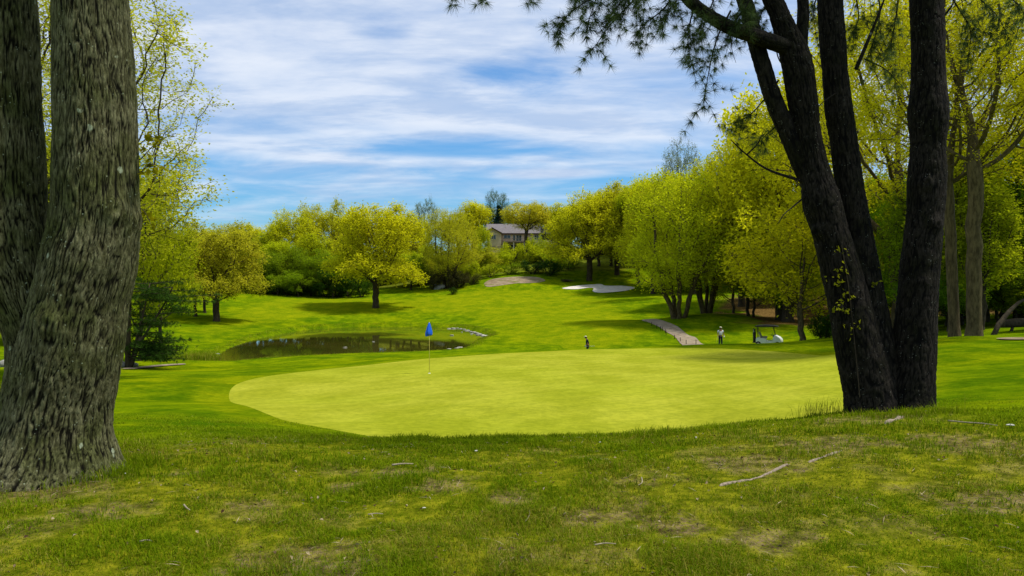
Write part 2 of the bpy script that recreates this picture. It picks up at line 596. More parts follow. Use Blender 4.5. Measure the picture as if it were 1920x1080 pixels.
LITTER = np.array([hit(*p, 60.0) for p in ((1335, 566), (1352, 578), (1385, 592), (1420, 606), (1470, 613), (1520, 614), (1560, 600))] + [(60, 75), (75, 90), (80, 130), (55, 150), (42, 125)])
sd_lit = poly_sd(xf, yf, LITTER)
WOODB = np.array([hit(*p) for p in ((470, 546), (640, 544), (760, 540), (860, 532), (905, 520), (1030, 515), (1180, 510))] + [(40, 180), (60, 260), (-120, 280), (-120, 190)])
sd_wb = poly_sd(xf, yf, WOODB)
nz = fbm(xf / 3.0, yf / 3.0, octaves=4, seed=21)
litter = np.maximum(sstep(-(sd_lit + (nz - 0.5) * 10), -0.5, 1.5), 0.35 * sstep(-(sd_wb + (nz - 0.5) * 8), 0.0, 4.0))
# closely mown grass: fairway tongue and the slope beside the green
FAIR = closed_curve([hit(*p) for p in ((440, 590), (520, 562), (640, 560), (760, 562), (880, 548), (1000, 545), (1090, 553), (1150, 580), (1190, 610), (1160, 645), (1040, 652), (960, 640), (950, 615), (890, 592), (760, 584), (620, 590), (520, 598), (430, 612), (380, 622))], 100)
sd_fair = poly_sd(xf, yf, FAIR)
mow = np.maximum(sstep(-sd_fair, -2.5, 2.0), 0.75 * (1 - sstep(sd_green, 0.7, 1.3)))
# worn patches under the two near trees
PATCH = [(at(820, 905, 6.3)[:2], .22), (at(1110, 968, 5.3)[:2], .22), (at(1165, 952, 5.5)[:2], .30), (at(575, 1060, 4.45)[:2], .35), (at(1250, 985, 5.2)[:2], .2), (at(1420, 870, 7.0)[:2], .35),
         (at(1560, 840, 7.7)[:2], .5), (at(1640, 790, 9.2)[:2], .5), (at(1810, 850, 7.4)[:2], .4), (at(100, 905, 6.2)[:2], .5), (at(740, 882, 6.7)[:2], .25), (at(1430, 1010, 4.9)[:2], .22), (at(1850, 960, 5.5)[:2], .3),
         (at(200, 960, 5.5)[:2], .2), (at(640, 905, 6.3)[:2], .15), (at(350, 880, 6.8)[:2], .15), (at(1190, 900, 6.4)[:2], .16), (at(960, 935, 5.8)[:2], .14), (at(480, 945, 5.7)[:2], .15)]


def soil_mask(x, y):
    x = np.asarray(x, float); y = np.asarray(y, float)
    m = np.zeros_like(x)
    w = (fbm(x * 7, y * 7, octaves=4, seed=31) - 0.5)
    for (c, s) in PATCH:
        d = np.hypot((x - c[0]) / 1.25, y - c[1]) / s
        m = np.maximum(m, 1 - sstep(d + w * 2.6, 0.55, 1.2))
    thin = sstep(fbm(x * 2.2, y * 2.2, octaves=5, seed=33), 0.56, 0.70) * (1 - sstep(np.hypot(x, y), 8.5, 11))
    return np.clip(np.maximum(m, thin * 0.55), 0, 1)


soil = soil_mask(xf, yf)
under_tree = 1 - sstep(np.hypot((xf - 1.0) / 1.2, yf - 3.5), 5.2, 8.0)      # mossy, starved turf below the canopy

mG, N = new_mat('grass_ground')
tcw = N.node('ShaderNodeTexCoord').outputs['Object']
a_mow = N.node('ShaderNodeAttribute', attribute_name='mow').outputs['Fac']
a_soil = N.node('ShaderNodeAttribute', attribute_name='soil').outputs['Fac']
a_lit = N.node('ShaderNodeAttribute', attribute_name='litter').outputs['Fac']
a_moss = N.node('ShaderNodeAttribute', attribute_name='moss').outputs['Fac']
n_big = N.noise(tcw, 0.09, 4.0, 0.6)
n_mid = N.noise(N.mapping(tcw, rot=(0, 0, 0.3), scale=(1.0, 0.55, 1)), 0.55, 8.0, 0.72)
n_fine = N.noise(tcw, 6.0, 6.0, 0.7)
n_bl = N.noise(tcw, 40.0, 4.0, 0.7)
rough_c = N.mix(N.smooth(n_mid, 0.36, 0.66), (0.058, 0.118, 0.0015), (0.160, 0.225, 0.002))
rough_c = N.mix(N.smooth(n_big, 0.40, 0.66), rough_c, N.mix(1.0, rough_c, (1.3, 1.12, 0.9), 'MULTIPLY'))
fair_c = N.mix(N.smooth(n_mid, 0.33, 0.68), (0.120, 0.178, 0.002), (0.215, 0.245, 0.003))
streak = N.noise(N.mapping(tcw, rot=(0, 0, -0.2), scale=(0.5, 1.6, 1)), 0.9, 8.0, 0.75)
c = N.mix(a_mow, rough_c, fair_c)
c = N.mix(N.smooth(streak, 0.42, 0.74), N.mix(1.0, c, (0.86, 0.90, 0.9), 'MULTIPLY'), N.mix(1.0, c, (1.42, 1.22, 1.2), 'MULTIPLY'))
moss_c = N.mix(N.smooth(n_fine, 0.32, 0.68), (0.086, 0.108, 0.003), (0.215, 0.212, 0.009))
c = N.mix(a_moss, c, moss_c)
soil_c = N.mix(N.smooth(n_fine, 0.35, 0.65), (0.075, 0.053, 0.022), (0.21, 0.155, 0.075))
c = N.mix(N.math('MULTIPLY', a_soil, N.smooth(n_bl, 0.35, 0.6)), c, soil_c)
lit_c = N.mix(N.smooth(n_fine, 0.38, 0.64), (0.070, 0.042, 0.012), (0.20, 0.125, 0.042))
c = N.mix(a_lit, c, lit_c)
c = N.mix(1.0, c, N.mix(N.smooth(n_fine, 0.25, 0.75), (0.75, 0.78, 0.75), (1.22, 1.2, 1.2)), 'MULTIPLY')
hh = N.math('ADD', N.math('MULTIPLY', n_fine, 0.7), N.math('MULTIPLY', n_bl, 0.35))
out(N, bsdf(N, c, 1.0, 0.0, bumped(N, hh, 0.8, 0.10)))
ground = link('ground', make_mesh('ground', np.column_stack([xf, yf, gzf]), [quads], mG, True,
              {'mow': mow, 'soil': soil, 'litter': litter, 'moss': under_tree}))
tag(ground, 'rolling grass of the golf course rising to wooded slopes', 'ground', kind='structure')


def sheet(name, P, spacing, mat, lift=0.03, zfun=None, label='', cat=''):
    lo, hi = P.min(0), P.max(0)
    gx, gy = np.meshgrid(np.arange(lo[0], hi[0], spacing), np.arange(lo[1], hi[1], spacing))
    gx, gy = gx.ravel(), gy.ravel()
    ins = poly_sd(gx, gy, P) < -spacing * 0.45
    pts = np.vstack([P, np.column_stack([gx[ins], gy[ins]])])
    n = len(P)
    vs, es, fs, *_ = delaunay_2d_cdt([Vector(p) for p in pts], [(i, (i + 1) % n) for i in range(n)], [list(range(n))], 1, 1e-5)
    vs = np.array([(v.x, v.y) for v in vs])
    sd = poly_sd(vs[:, 0], vs[:, 1], P)
    z = ground_z(vs[:, 0], vs[:, 1]) + lift if zfun is None else zfun(vs[:, 0], vs[:, 1], sd)
    t = np.array([f for f in fs if len(f) == 3])
    me = make_mesh(name, np.column_stack([vs, z]), [t], mat, True)
    return tag(link(name, me), label, cat, kind='structure')


mGreen, N = new_mat('putting_green')
t = N.node('ShaderNodeTexCoord').outputs['Object']
n1 = N.noise(N.mapping(t, rot=(0, 0, 0.5), scale=(1, 0.6, 1)), 0.5, 5.0, 0.62)
n2 = N.noise(t, 5.0, 5.0, 0.7)
n3 = N.noise(t, 0.12, 2.0, 0.5)
c = N.mix(N.smooth(n1, 0.36, 0.64), (0.245, 0.262, 0.016), (0.310, 0.318, 0.026))
c = N.mix(N.smooth(n3, 0.4, 0.6), c, N.mix(1.0, c, (0.93, 0.97, 0.8), 'MULTIPLY'))
c = N.mix(1.0, c, N.mix(N.smooth(n2, 0.3, 0.7), (0.80, 0.83, 0.78), (1.12, 1.10, 1.10)), 'MULTIPLY')
wv = N.node('ShaderNodeTexWave', ins={'Vector': N.mapping(t, rot=(0, 0, 0.9)), 'Scale': 0.28, 'Distortion': 0.6, 'Detail': 2.0})
c = N.mix(1.0, c, N.mix(N.smooth(wv.outputs[1], 0.35, 0.65), (0.965, 0.97, 0.96), (1.03, 1.02, 1.03)), 'MULTIPLY')
c = N.mix(N.smooth(N.noise(t, 1.6, 7.0, 0.75), 0.60, 0.72), c, N.mix(1.0, c, (0.90, 0.95, 0.75), 'MULTIPLY'))
out(N, bsdf(N, c, 1.0, 0.0, bumped(N, n2, 0.35, 0.03)))
sheet('golf_green', GREEN, 0.9, mGreen, 0, lambda x, y, sd: ground_z(x, y) + 0.002 + 0.022 * sstep(-sd, 0.0, 0.35), 'large smooth yellow-green putting green with the flag in it', 'putting green')

mSand, N = new_mat('bunker_sand')
t = N.node('ShaderNodeTexCoord').outputs['Object']
n = N.noise(t, 1.2, 5.0, 0.6)
c = N.mix(N.smooth(n, 0.3, 0.7), (0.52, 0.48, 0.42), (0.64, 0.60, 0.54))
out(N, bsdf(N, c, 0.95, 0.05, bumped(N, n, 0.3, 0.1)))
sheet('sand_bunker', BUNKER, 0.7, mSand, 0, lambda x, y, sd: ground_z(x, y) + 0.07 - 0.30 * sstep(-sd, 0.5, 2.2), 'white sand bunker cut into the far fairway', 'bunker')
mDirt, N = new_mat('bare_dirt')
t = N.node('ShaderNodeTexCoord').outputs['Object']
n = N.noise(t, 0.8, 6.0, 0.65)
c = N.mix(N.smooth(n, 0.3, 0.7), (0.16, 0.115, 0.065), (0.30, 0.235, 0.15))
c = N.mix(N.smooth(N.noise(t, 0.45, 5.0, 0.65), 0.58, 0.64), c, (0.13, 0.15, 0.02))
out(N, bsdf(N, c, 0.95, 0.05, bumped(N, n, 0.4, 0.1)))
sheet('dirt_patch', DIRT, 0.8, mDirt, 0.04, None, 'bare tan dirt patch below the house on the hill', 'dirt')
mPath, N = new_mat('gravel_path')
t = N.node('ShaderNodeTexCoord').outputs['Object']
n = N.noise(t, 1.5, 6.0, 0.65)
c = N.mix(N.smooth(n, 0.3, 0.7), (0.17, 0.13, 0.085), (0.33, 0.27, 0.19))
out(N, bsdf(N, c, 0.95, 0.05, bumped(N, n, 0.4, 0.05)))
sheet('cart_path', PATH, 0.6, mPath, 0.04, None, 'pale gravel cart path running down the fairway edge', 'path')

# pond water
mW, N = new_mat('pond_water')
t = N.node('ShaderNodeTexCoord').outputs['Object']
n = N.noise(N.mapping(t, scale=(0.5, 1.3, 1)), 1.2, 3.0, 0.5)
c = N.mix(N.smooth(N.noise(t, 0.12, 3.0), 0.4, 0.65), (0.040, 0.044, 0.005), (0.065, 0.060, 0.008))
ws = N.node('ShaderNodeBsdfPrincipled', ins={'Base Color': c, 'Roughness': 0.02, 'IOR': 1.4, 'Specular IOR Level': 0.7, 'Normal': bumped(N, n, 0.025, 0.05)})
out(N, ws.outputs[0])
big_pond = POND + 0.5 * (POND - POND.mean(0)) / np.linalg.norm(POND - POND.mean(0), axis=1)[:, None]
pn = len(big_pond)
cpt = big_pond.mean(0)
pv = np.column_stack([np.vstack([big_pond, cpt]), np.full(pn + 1, WATER)])
water = link('pond', make_mesh('pond', pv, [np.stack([np.arange(pn), (np.arange(pn) + 1) % pn, np.full(pn, pn)], 1)], mW))
wn = np.array(water.data.polygons[0].normal)
if wn[2] < 0:
    water.data.flip_normals()
tag(water, 'still olive pond reflecting the trees beyond the green', 'pond', kind='structure')

# ------------------------------------------------------------------ trees
def unit(v):
    return v / (np.linalg.norm(v, axis=-1, keepdims=True) + 1e-9)


def colonize(attr, starts, step, kill, rng, up=0.08, maxn=4000, jit=0.12):
    """space colonisation; starts: list of polylines (trunks). returns positions, parents"""
    pos, par = [], []
    for pl in starts:
        join = pl[0]
        base = -1
        if isinstance(join, int):
            base = join; pl = pl[1:]
        for k, p in enumerate(pl):
            pos.append(np.asarray(p, float)); par.append(base if k == 0 else len(pos) - 2)
    attr = np.asarray(attr, float)
    P = np.array(pos)
    d2 = ((attr[:, None] - P[None]) ** 2).sum(-1)
    near = d2.argmin(1); nd = d2.min(1)
    stale = 0
    for it in range(260):
        if len(attr) == 0 or len(pos) > maxn or stale > 12:
            break
        P = np.array(pos)
        ids, inv = np.unique(near, return_inverse=True)
        dirs = unit(attr - P[near])
        acc = np.zeros((len(ids), 3))
        np.add.at(acc, inv, dirs)
        acc = unit(unit(acc) + rng.normal(0, jit, acc.shape) + np.array([0, 0, up]))
        newp = P[ids] + acc * step
        n0 = len(pos)
        for i, p in zip(ids, newp):
            pos.append(p); par.append(int(i))
        d2n = ((attr[:, None] - newp[None]) ** 2).sum(-1)
        m = d2n.min(1); am = d2n.argmin(1)
        b = m < nd
        near[b] = am[b] + n0; nd[b] = m[b]
        keep = nd > kill * kill
        stale = 0 if (~keep).any() else stale + 1
        attr, near, nd = attr[keep], near[keep], nd[keep]
    return np.array(pos), np.array(par)


def limb_radii(pos, par, r_tip, r_base, e=2.3):
    n = len(pos)
    acc = np.zeros(n)
    kids = np.bincount(par[par >= 0], minlength=n)
    order = np.arange(n)[::-1]
    for i in order:
        if acc[i] == 0:
            acc[i] = 1.0
        if par[i] >= 0:
            acc[par[i]] += acc[i]
    r = r_tip * acc ** (1 / e)
    k = math.log(r_base / r_tip) / math.log(max(r[0], r_tip * 1.01) / r_tip)
    return r_tip * (r / r_tip) ** k, kids, acc


def wood_mesh(mb, pos, par, r, acc, min_r=0.0, flare=0.35):
    """continuous tubes along the strongest child of every node"""
    n = len(pos)
    best = np.full(n, -1)
    for i in range(n):
        p = par[i]
        if p >= 0 and (best[p] < 0 or acc[i] > acc[best[p]]):
            best[p] = i
    for i in range(n):
        p = par[i]
        if p >= 0 and best[p] == i:
            continue
        chain = [p, i] if p >= 0 else [i]
        k = i
        while best[k] >= 0:
            k = best[k]; chain.append(k)
        ch = [c_ for c_ in chain]
        if len(ch) < 2 or r[ch[1]] < min_r:
            continue
        pts = pos[ch]
        rr = r[ch].copy()
        if p >= 0:
            rr[0] = rr[1]
        else:
            rr[0] *= 1 + flare
        ns = 9 if rr.max() > 0.12 else (5 if rr.max() > 0.035 else 3)
        v, q = sweep(pts, rr, ns)
        mb.add(v, q)


def leaves_at(P, L, rng, up=0.5, width=0.62, axis=None, fold=0.12, droop=0.0):
    n = len(P)
    L = np.broadcast_to(L, (n,)) * rng.uniform(0.65, 1.25, n)
    nor = unit(rng.normal(0, 1, (n, 3)) + np.array([0, 0, up * 2]))
    a = rng.normal(0, 1, (n, 3)) + np.array([0, 0, -droop])
    if axis is not None:
        a = a * 0.6 + axis
    a = unit(a - nor * (a * nor).sum(1)[:, None])
    b = np.cross(nor, a)
    L = L[:, None]
    v = np.stack([P, P + a * L * 0.48 + b * L * width / 2 + nor * L * fold, P + a * L - nor * L * 0.08, P + a * L * 0.48 - b * L * width / 2 + nor * L * fold], 1)
    return v.reshape(-1, 3), np.arange(4 * n).reshape(n, 4)


def lobes(rng, centre, rx, rz, n, size, shell=0.75):
    """attraction points gathered in lobes that fill an ellipsoid"""
    cs = unit(rng.normal(0, 1, (n, 3))) * (rng.uniform(0.15, 1, (n, 1)) ** 0.4) * shell
    pts = []
    for c_ in cs:
        m = int(size)
        q = unit(rng.normal(0, 1, (m, 3))) * (rng.uniform(0, 1, (m, 1)) ** 0.45) * rng.uniform(0.26, 0.42)
        pts.append(c_ + q)
    p = np.vstack(pts)
    l = np.linalg.norm(p, axis=1, keepdims=True)
    p = np.where(l > 1, p / l, p)
    return p * np.array([rx, rx, rz]) + np.asarray(centre)


def build_tree(seed, attr, starts, step, kill, r_tip, r_base, leaf, twigs, per_twig, twig_len, spread=0.5, up=0.08, leaf_up=0.9, droop=0.0, tip_acc=4.0, twig_up=0.25, wood_min=0.0, twig_wood=True, width=0.62):
    rng = np.random.default_rng(seed)
    pos, par = colonize(attr, starts, step, kill, rng, up)
    r, kids, acc = limb_radii(pos, par, r_tip, r_base)
    wood = MB()
    wood_mesh(wood, pos, par, r, acc, wood_min)
    tips = np.where((acc <= tip_acc) & (par >= 0))[0]
    dirn = unit(pos[tips] - pos[par[tips]])
    T = np.repeat(np.arange(len(tips)), twigs)
    p0 = pos[tips][T] + (pos[par[tips]][T] - pos[tips][T]) * rng.uniform(0, 1, (len(T), 1))
    td = unit(dirn[T] * 0.55 + rng.normal(0, 0.62, (len(T), 3)) + np.array([0, 0, twig_up - droop]))
    tl = twig_len * rng.uniform(0.5, 1.3, len(T))
    p1 = p0 + td * tl[:, None] - np.array([0, 0, droop * 0.3]) * tl[:, None]
    if twig_wood:
        w = unit(np.cross(td, rng.normal(0, 1, td.shape)))
        rr = r_tip * 0.55
        v = np.stack([p0 + w * rr, p0 - w * rr, p1], 1).reshape(-1, 3)
        wood.add(v, None, np.arange(len(v)).reshape(-1, 3))
    k = per_twig
    TT_ = np.repeat(np.arange(len(T)), k)
    f = rng.uniform(0.15, 1.08, len(TT_))
    lp = p0[TT_] + (p1 - p0)[TT_] * f[:, None] + rng.normal(0, spread * leaf, (len(TT_), 3))
    v, q = leaves_at(lp, leaf, rng, leaf_up, width, td[TT_] * 0.8, droop=droop)
    clump = rng.uniform(0, 1, len(tips))[T][TT_]
    tint = np.clip(0.65 * clump + 0.35 * rng.uniform(0, 1, len(TT_)), 0, 1)
    crown = MB(); crown.add(v, q)
    wm = wood.mesh('wood', M_BARK, True)
    cm = crown.mesh('leaves', M_LEAF, False, {'tint': np.repeat(tint, 4)})
    return wm, cm


def trunk_line(h, lean=(0, 0), wob=0.1, rng=None, k=6, start=(0, 0, -0.25)):
    s = np.array(start, float)
    pts = [s]
    for i in range(1, k + 1):
        f = i / k
        pts.append(s + np.array([lean[0] * f + (rng.normal(0, wob) if rng is not None else 0), lean[1] * f + (rng.normal(0, wob) if rng is not None else 0), (h - s[2]) * f]))
    return pts


PROTO = {}


def proto(kind, seed):
    key = (kind, seed)
    if key in PROTO:
        return PROTO[key]
    rng = np.random.default_rng(seed * 101 + 7)
    if kind == 'oak':          # broad rounded crown, 16 m
        H, RX = 16.0, 7.4
        a = lobes(rng, (0, 0, 9.3), 7.4, 6.6, 34, 60)
        ring = []
        for k in range(9):
            an = k * 0.698 + rng.uniform(-.25, .25)
            ring.append(np.array([math.cos(an) * 5.3, math.sin(an) * 5.3, rng.uniform(4.6, 6.2)]) + rng.normal(0, 1, (46, 3)) * np.array([1.0, 1.0, .75]))
        a = np.vstack([a] + ring)
        a = a[a[:, 2] > 2.9]
        me = build_tree(seed, a, [trunk_line(3.2, (0.1, 0), 0.04, rng)], 0.45, 0.62, 0.020, 0.46, 0.30, 4, 6, 0.75, 0.8, tip_acc=4)
    elif kind == 'tall':       # woodland tree, narrower, 20 m
        H, RX = 20.0, 5.0
        a = lobes(rng, (0, 0, 12.0), 5.0, 7.8, 32, 44)
        me = build_tree(seed, a, [trunk_line(6.0, (0.3, 0.1), 0.08, rng, 8)], 0.5, 0.68, 0.020, 0.32, 0.34, 4, 6, 0.85, 0.8, tip_acc=4)
    elif kind == 'feather':    # many-stemmed, fine upright sprays, 17 m
        H, RX = 17.0, 6.6
        a = lobes(rng, (0, 0, 9.0), 6.6, 7.8, 36, 50)
        st = []
        for k in range(5):
            an = k * 1.256 + rng.uniform(-.3, .3)
            st.append(trunk_line(4.2, (1.3 * math.cos(an), 1.3 * math.sin(an)), 0.06, rng, 6, (0.45 * math.cos(an), 0.45 * math.sin(an), -0.25)))
        me = build_tree(seed, a, st, 0.5, 0.7, 0.015, 0.22, 0.22, 5, 7, 1.1, 1.2, up=0.14, tip_acc=5, twig_up=0.5, leaf_up=0.3)
    elif kind == 'airy':       # leafing late, twigs against the sky, 18 m
        H, RX = 18.0, 5.6
        a = lobes(rng, (0, 0, 11.5), 5.6, 6.3, 34, 52, 0.8)
        me = build_tree(seed, a, [trunk_line(5.5, (0.2, 0.2), 0.08, rng, 7)], 0.42, 0.58, 0.013, 0.34, 0.16, 4, 5, 0.8, 0.7, up=0.13, tip_acc=5, twig_up=0.4)
    elif kind == 'fine':       # near, late-leafing tree with many fine twigs, 15 m
        H, RX = 15.0, 6.2
        a = lobes(rng, (0, 0, 9.0), 6.2, 6.0, 46, 60, 0.85)
        me = build_tree(seed, a, [trunk_line(4.0, (0.2, 0.2), 0.08, rng, 7)], 0.38, 0.5, 0.009, 0.30, 0.11, 5, 7, 0.62, 0.9, up=0.12, tip_acc=4, twig_up=0.35)
    elif kind == 'spread':     # wide old oak, 20 m
        H, RX = 20.0, 10.0
        a = lobes(rng, (0, 0, 12.5), 10.0, 7.6, 60, 56, 0.85)
        a = a[a[:, 2] > 4.5]
        me = build_tree(seed, a, [trunk_line(5.5, (-0.9, 0.2), 0.1, rng, 7)], 0.55, 0.78, 0.012, 0.55, 0.18, 5, 8, 0.8, 0.8, up=0.1, tip_acc=4, twig_up=0.25)
    elif kind == 'umbrella':   # clear stem, shallow domed crown, 16 m
        H, RX = 16.0, 6.4
        a = lobes(rng, (0, 0, 11.6), 6.6, 4.6, 34, 56)
        a = a[a[:, 2] > 7.6]
        me = build_tree(seed, a, [trunk_line(6.6, (0.1, 0), 0.05, rng, 8)], 0.45, 0.62, 0.020, 0.42, 0.28, 4, 6, 0.75, 0.8, tip_acc=4)
    elif kind == 'high':       # clear straight stem forking high, fine leaves, 18 m
        H, RX = 18.0, 5.2
        a = lobes(rng, (0, 0, 12.6), 5.4, 5.6, 40, 50, 0.85)
        me = build_tree(seed, a, [trunk_line(7.6, (0.35, 0.1), 0.02, rng, 9)], 0.40, 0.55, 0.010, 0.27, 0.12, 4, 6, 0.6, 0.9, up=0.16, tip_acc=4, twig_up=0.4)
    elif kind == 'under':      # light layered understorey tree, 9 m
        H, RX = 9.0, 4.2
        a = lobes(rng, (0, 0, 5.2), 4.2, 3.8, 30, 44, 0.85)
        me = build_tree(seed, a, [trunk_line(1.9, (0.2, 0.1), 0.05, rng, 5)], 0.34, 0.48, 0.011, 0.16, 0.19, 4, 6, 0.6, 0.8, tip_acc=5, twig_up=0.05, leaf_up=0.9)
    elif kind == 'shrub':      # 3 m bush
        H, RX = 3.0, 2.1
        a = lobes(rng, (0, 0, 1.45), 2.1, 1.5, 20, 14, 0.8)
        a = a[a[:, 2] > 0.25]
        st = [trunk_line(0.5, (0.4 * math.cos(k * 2.1), 0.4 * math.sin(k * 2.1)), 0.03, rng, 2, (0.1 * math.cos(k * 2.1), 0.1 * math.sin(k * 2.1), -0.1)) for k in range(3)]
        me = build_tree(seed, a, st, 0.28, 0.42, 0.012, 0.07, 0.17, 5, 6, 0.35, 0.8, tip_acc=4)
    co = np.empty(len(me[1].vertices) * 3, np.float32)
    me[1].vertices.foreach_get('co', co)
    co = co.reshape(-1, 3)
    H = float(np.percentile(co[:, 2], 99.7))
    RX = float(np.percentile(np.abs(co[:, :2]), 98.5))
    PROTO[key] = (me[0], me[1], H, RX)
    return PROTO[key]


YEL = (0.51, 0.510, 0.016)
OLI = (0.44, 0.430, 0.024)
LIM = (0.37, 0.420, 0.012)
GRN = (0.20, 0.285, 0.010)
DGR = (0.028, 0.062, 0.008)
TREES = []


def place_tree(kind, seed, px, d, top, label, group=None, tint=YEL, half=None, rz=None, name='leafy_tree', cat='tree', base_py=None, bark=None, drop=0.0):
    """kind of tree standing at sight line px, depth d, its top seen at height `top`, crown half width in pixels"""
    wm, cm, H, RX = proto(kind, seed)
    x = (px - 960) / FPX * d
    z0 = gz(x, d) - drop
    ztop = EYE + (540 - top) / FPX * d
    h = max(ztop - z0, 1.0)
    sz = h / H
    sx = sz if half is None else (half / FPX * d) / RX
    if rz is None:
        rz = (px * 0.37 + d * 0.11) % 6.28
    e = empty(name, (x, d, z0), rz, label, cat, group)
    e.scale = (sx, sx, sz)
    tr = link('trunk', wm, e)
    if bark is not None:
        tr.material_slots[0].link = 'OBJECT'
        tr.material_slots[0].material = bark
    cr = link('crown', cm, e)
    j = random.Random(int(px * 7 + d * 13))
    f = 0.88 + 0.26 * j.random()
    cr.color = (tint[0] * f, tint[1] * f * (0.97 + 0.06 * j.random()), tint[2], 1.0)
    TREES.append(e)
    return e


# --- the lone trees on the fairway
place_tree('oak', 1, 705, 122, 384, 'bright yellow-green round-crowned tree standing alone beyond the pond', None, (0.54, 0.520, 0.014), 84)
place_tree('oak', 2, 406, 95, 416, 'olive tree with dark forked trunk on the bank above the pond', None, OLI, 84)
place_tree('tall', 13, 366, 99, 440, 'slim dark-trunked tree beside the olive tree on the bank', 'slim trees beside the olive tree', OLI, 34)
place_tree('tall', 13, 384, 104, 432, 'slim dark-trunked tree beside the olive tree on the bank', 'slim trees beside the olive tree', OLI, 34)
place_tree('oak', 3, 1105, 160, 364, 'broad oak with straight dark trunk just behind the white bunker', None, YEL, 78)
place_tree('oak', 1, 1157, 165, 348, 'tall yellow-green oak beside the bunker oak with black trunk', None, YEL, 66, 2.2)
place_tree('tall', 13, 1122, 176, 372, 'thin-trunked tree in the shade behind the bunker oak', 'thin trees behind the bunker oak', YEL, 36)
place_tree('tall', 14, 1146, 176, 380, 'thin-trunked tree in the shade behind the bunker oak', 'thin trees behind the bunker oak', YEL, 36)
# --- tree line behind the pond
g1 = 'trees of the woodland edge behind the pond'
l1 = 'rounded yellow-green tree in the woodland edge behind the pond'
for k, s, px, d, top, hw, tn in (('oak', 2, 352, 165, 428, 55, YEL), ('oak', 3, 430, 178, 420, 60, OLI), ('oak', 1, 478, 182, 424, 50, YEL), ('tall', 14, 500, 160, 440, 40, LIM),
                                 ('oak', 3, 545, 160, 398, 58, YEL), ('oak', 2, 612, 166, 381, 58, OLI), ('tall', 13, 655, 172, 412, 42, YEL), ('oak', 1, 655, 180, 404, 45, YEL),
                                 ('tall', 14, 745, 182, 398, 45, OLI), ('oak', 3, 775, 185, 405, 40, YEL), ('tall', 13, 520, 150, 452, 34, LIM), ('tall', 14, 588, 152, 440, 40, LIM), ('oak', 2, 300, 150, 432, 50, YEL), ('oak', 1, 250, 160, 420, 60, YEL)):
    lk = {YEL: 'rounded yellow-green', OLI: 'rounded olive', LIM: 'upright lime-green'}[tn]
    place_tree(k, s, px, d, top, '%s tree in the woodland edge behind the pond' % lk, g1, tn, hw)
g2 = 'leafy green undergrowth trees below the woodland edge'
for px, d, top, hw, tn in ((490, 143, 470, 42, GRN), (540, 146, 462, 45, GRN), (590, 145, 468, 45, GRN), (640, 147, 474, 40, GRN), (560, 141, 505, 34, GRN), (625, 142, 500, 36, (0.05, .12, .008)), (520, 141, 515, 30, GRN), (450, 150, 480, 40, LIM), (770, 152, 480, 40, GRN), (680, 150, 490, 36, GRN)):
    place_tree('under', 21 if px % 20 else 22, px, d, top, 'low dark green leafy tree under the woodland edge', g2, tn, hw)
g2b = 'bushy trees closing the foot of the woodland edge'
for i, px in enumerate(range(300, 900, 27)):
    d = 158 + (i * 37 % 17)
    place_tree('under', 21 + i % 2, px, d, 452 + (i * 53 % 40), 'bushy yellow-green tree filling the foot of the woodland', g2b, (YEL, LIM, OLI, LIM)[i % 4], 36 + (i * 31 % 14))
for i, px in enumerate(range(470, 700, 23)):
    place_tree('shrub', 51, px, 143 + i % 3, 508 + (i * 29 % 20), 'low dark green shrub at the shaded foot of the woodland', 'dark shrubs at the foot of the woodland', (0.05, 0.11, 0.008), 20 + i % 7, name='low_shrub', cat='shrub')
# --- around the house
place_tree('airy', 31, 797, 195, 373, 'thin round-topped airy tree rising above the woodland edge', None, (0.16, 0.20, 0.03), 25)
place_tree('feather', 41, 840, 150, 393, 'wide olive tree with grey bare twigs beside the pale boulder', None, OLI, 52)
place_tree('tall', 13, 888, 192, 378, 'yellow-green tree rising just before the house gable', None, YEL, 34)
place_tree('airy', 31, 932, 225, 355, 'tall green airy tree rising behind the house roof', None, (0.08, 0.15, 0.02), 24)
place_tree('tall', 14, 903, 178, 424, 'slender lime tree standing against the house gable end', None, LIM, 17)
place_tree('umbrella', 2, 987, 190, 378, 'golden oak standing in front of the house deck', None, (0.50, 0.47, 0.03), 44)
for px, d, top, hw in ((1060, 210, 382, 40), (1095, 215, 372, 42), (1180, 190, 352, 45), (1210, 178, 340, 45), (860, 215, 400, 36), (1135, 200, 362, 40), (1020, 235, 388, 36), (960, 240, 392, 36), (900, 240, 384, 36)):
    place_tree('oak' if px % 2 else 'tall', 3 if px % 2 else 14, px, d, top, 'yellow-green tree on the hilltop around the house', 'hilltop trees around the house', YEL if px % 3 else OLI, hw)
g3 = 'green bushes on the bank below the house'
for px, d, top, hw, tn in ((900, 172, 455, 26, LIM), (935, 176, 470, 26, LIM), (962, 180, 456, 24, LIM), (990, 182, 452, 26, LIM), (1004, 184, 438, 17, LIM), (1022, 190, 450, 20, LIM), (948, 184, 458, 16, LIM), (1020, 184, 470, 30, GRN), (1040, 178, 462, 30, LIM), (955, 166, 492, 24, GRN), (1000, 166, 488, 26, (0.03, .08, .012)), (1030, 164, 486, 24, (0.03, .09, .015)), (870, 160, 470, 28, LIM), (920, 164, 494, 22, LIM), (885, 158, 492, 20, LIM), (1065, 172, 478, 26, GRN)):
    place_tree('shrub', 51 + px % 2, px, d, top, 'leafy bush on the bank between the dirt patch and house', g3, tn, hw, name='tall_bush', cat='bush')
g4 = 'grey scrub beside the pale boulder'
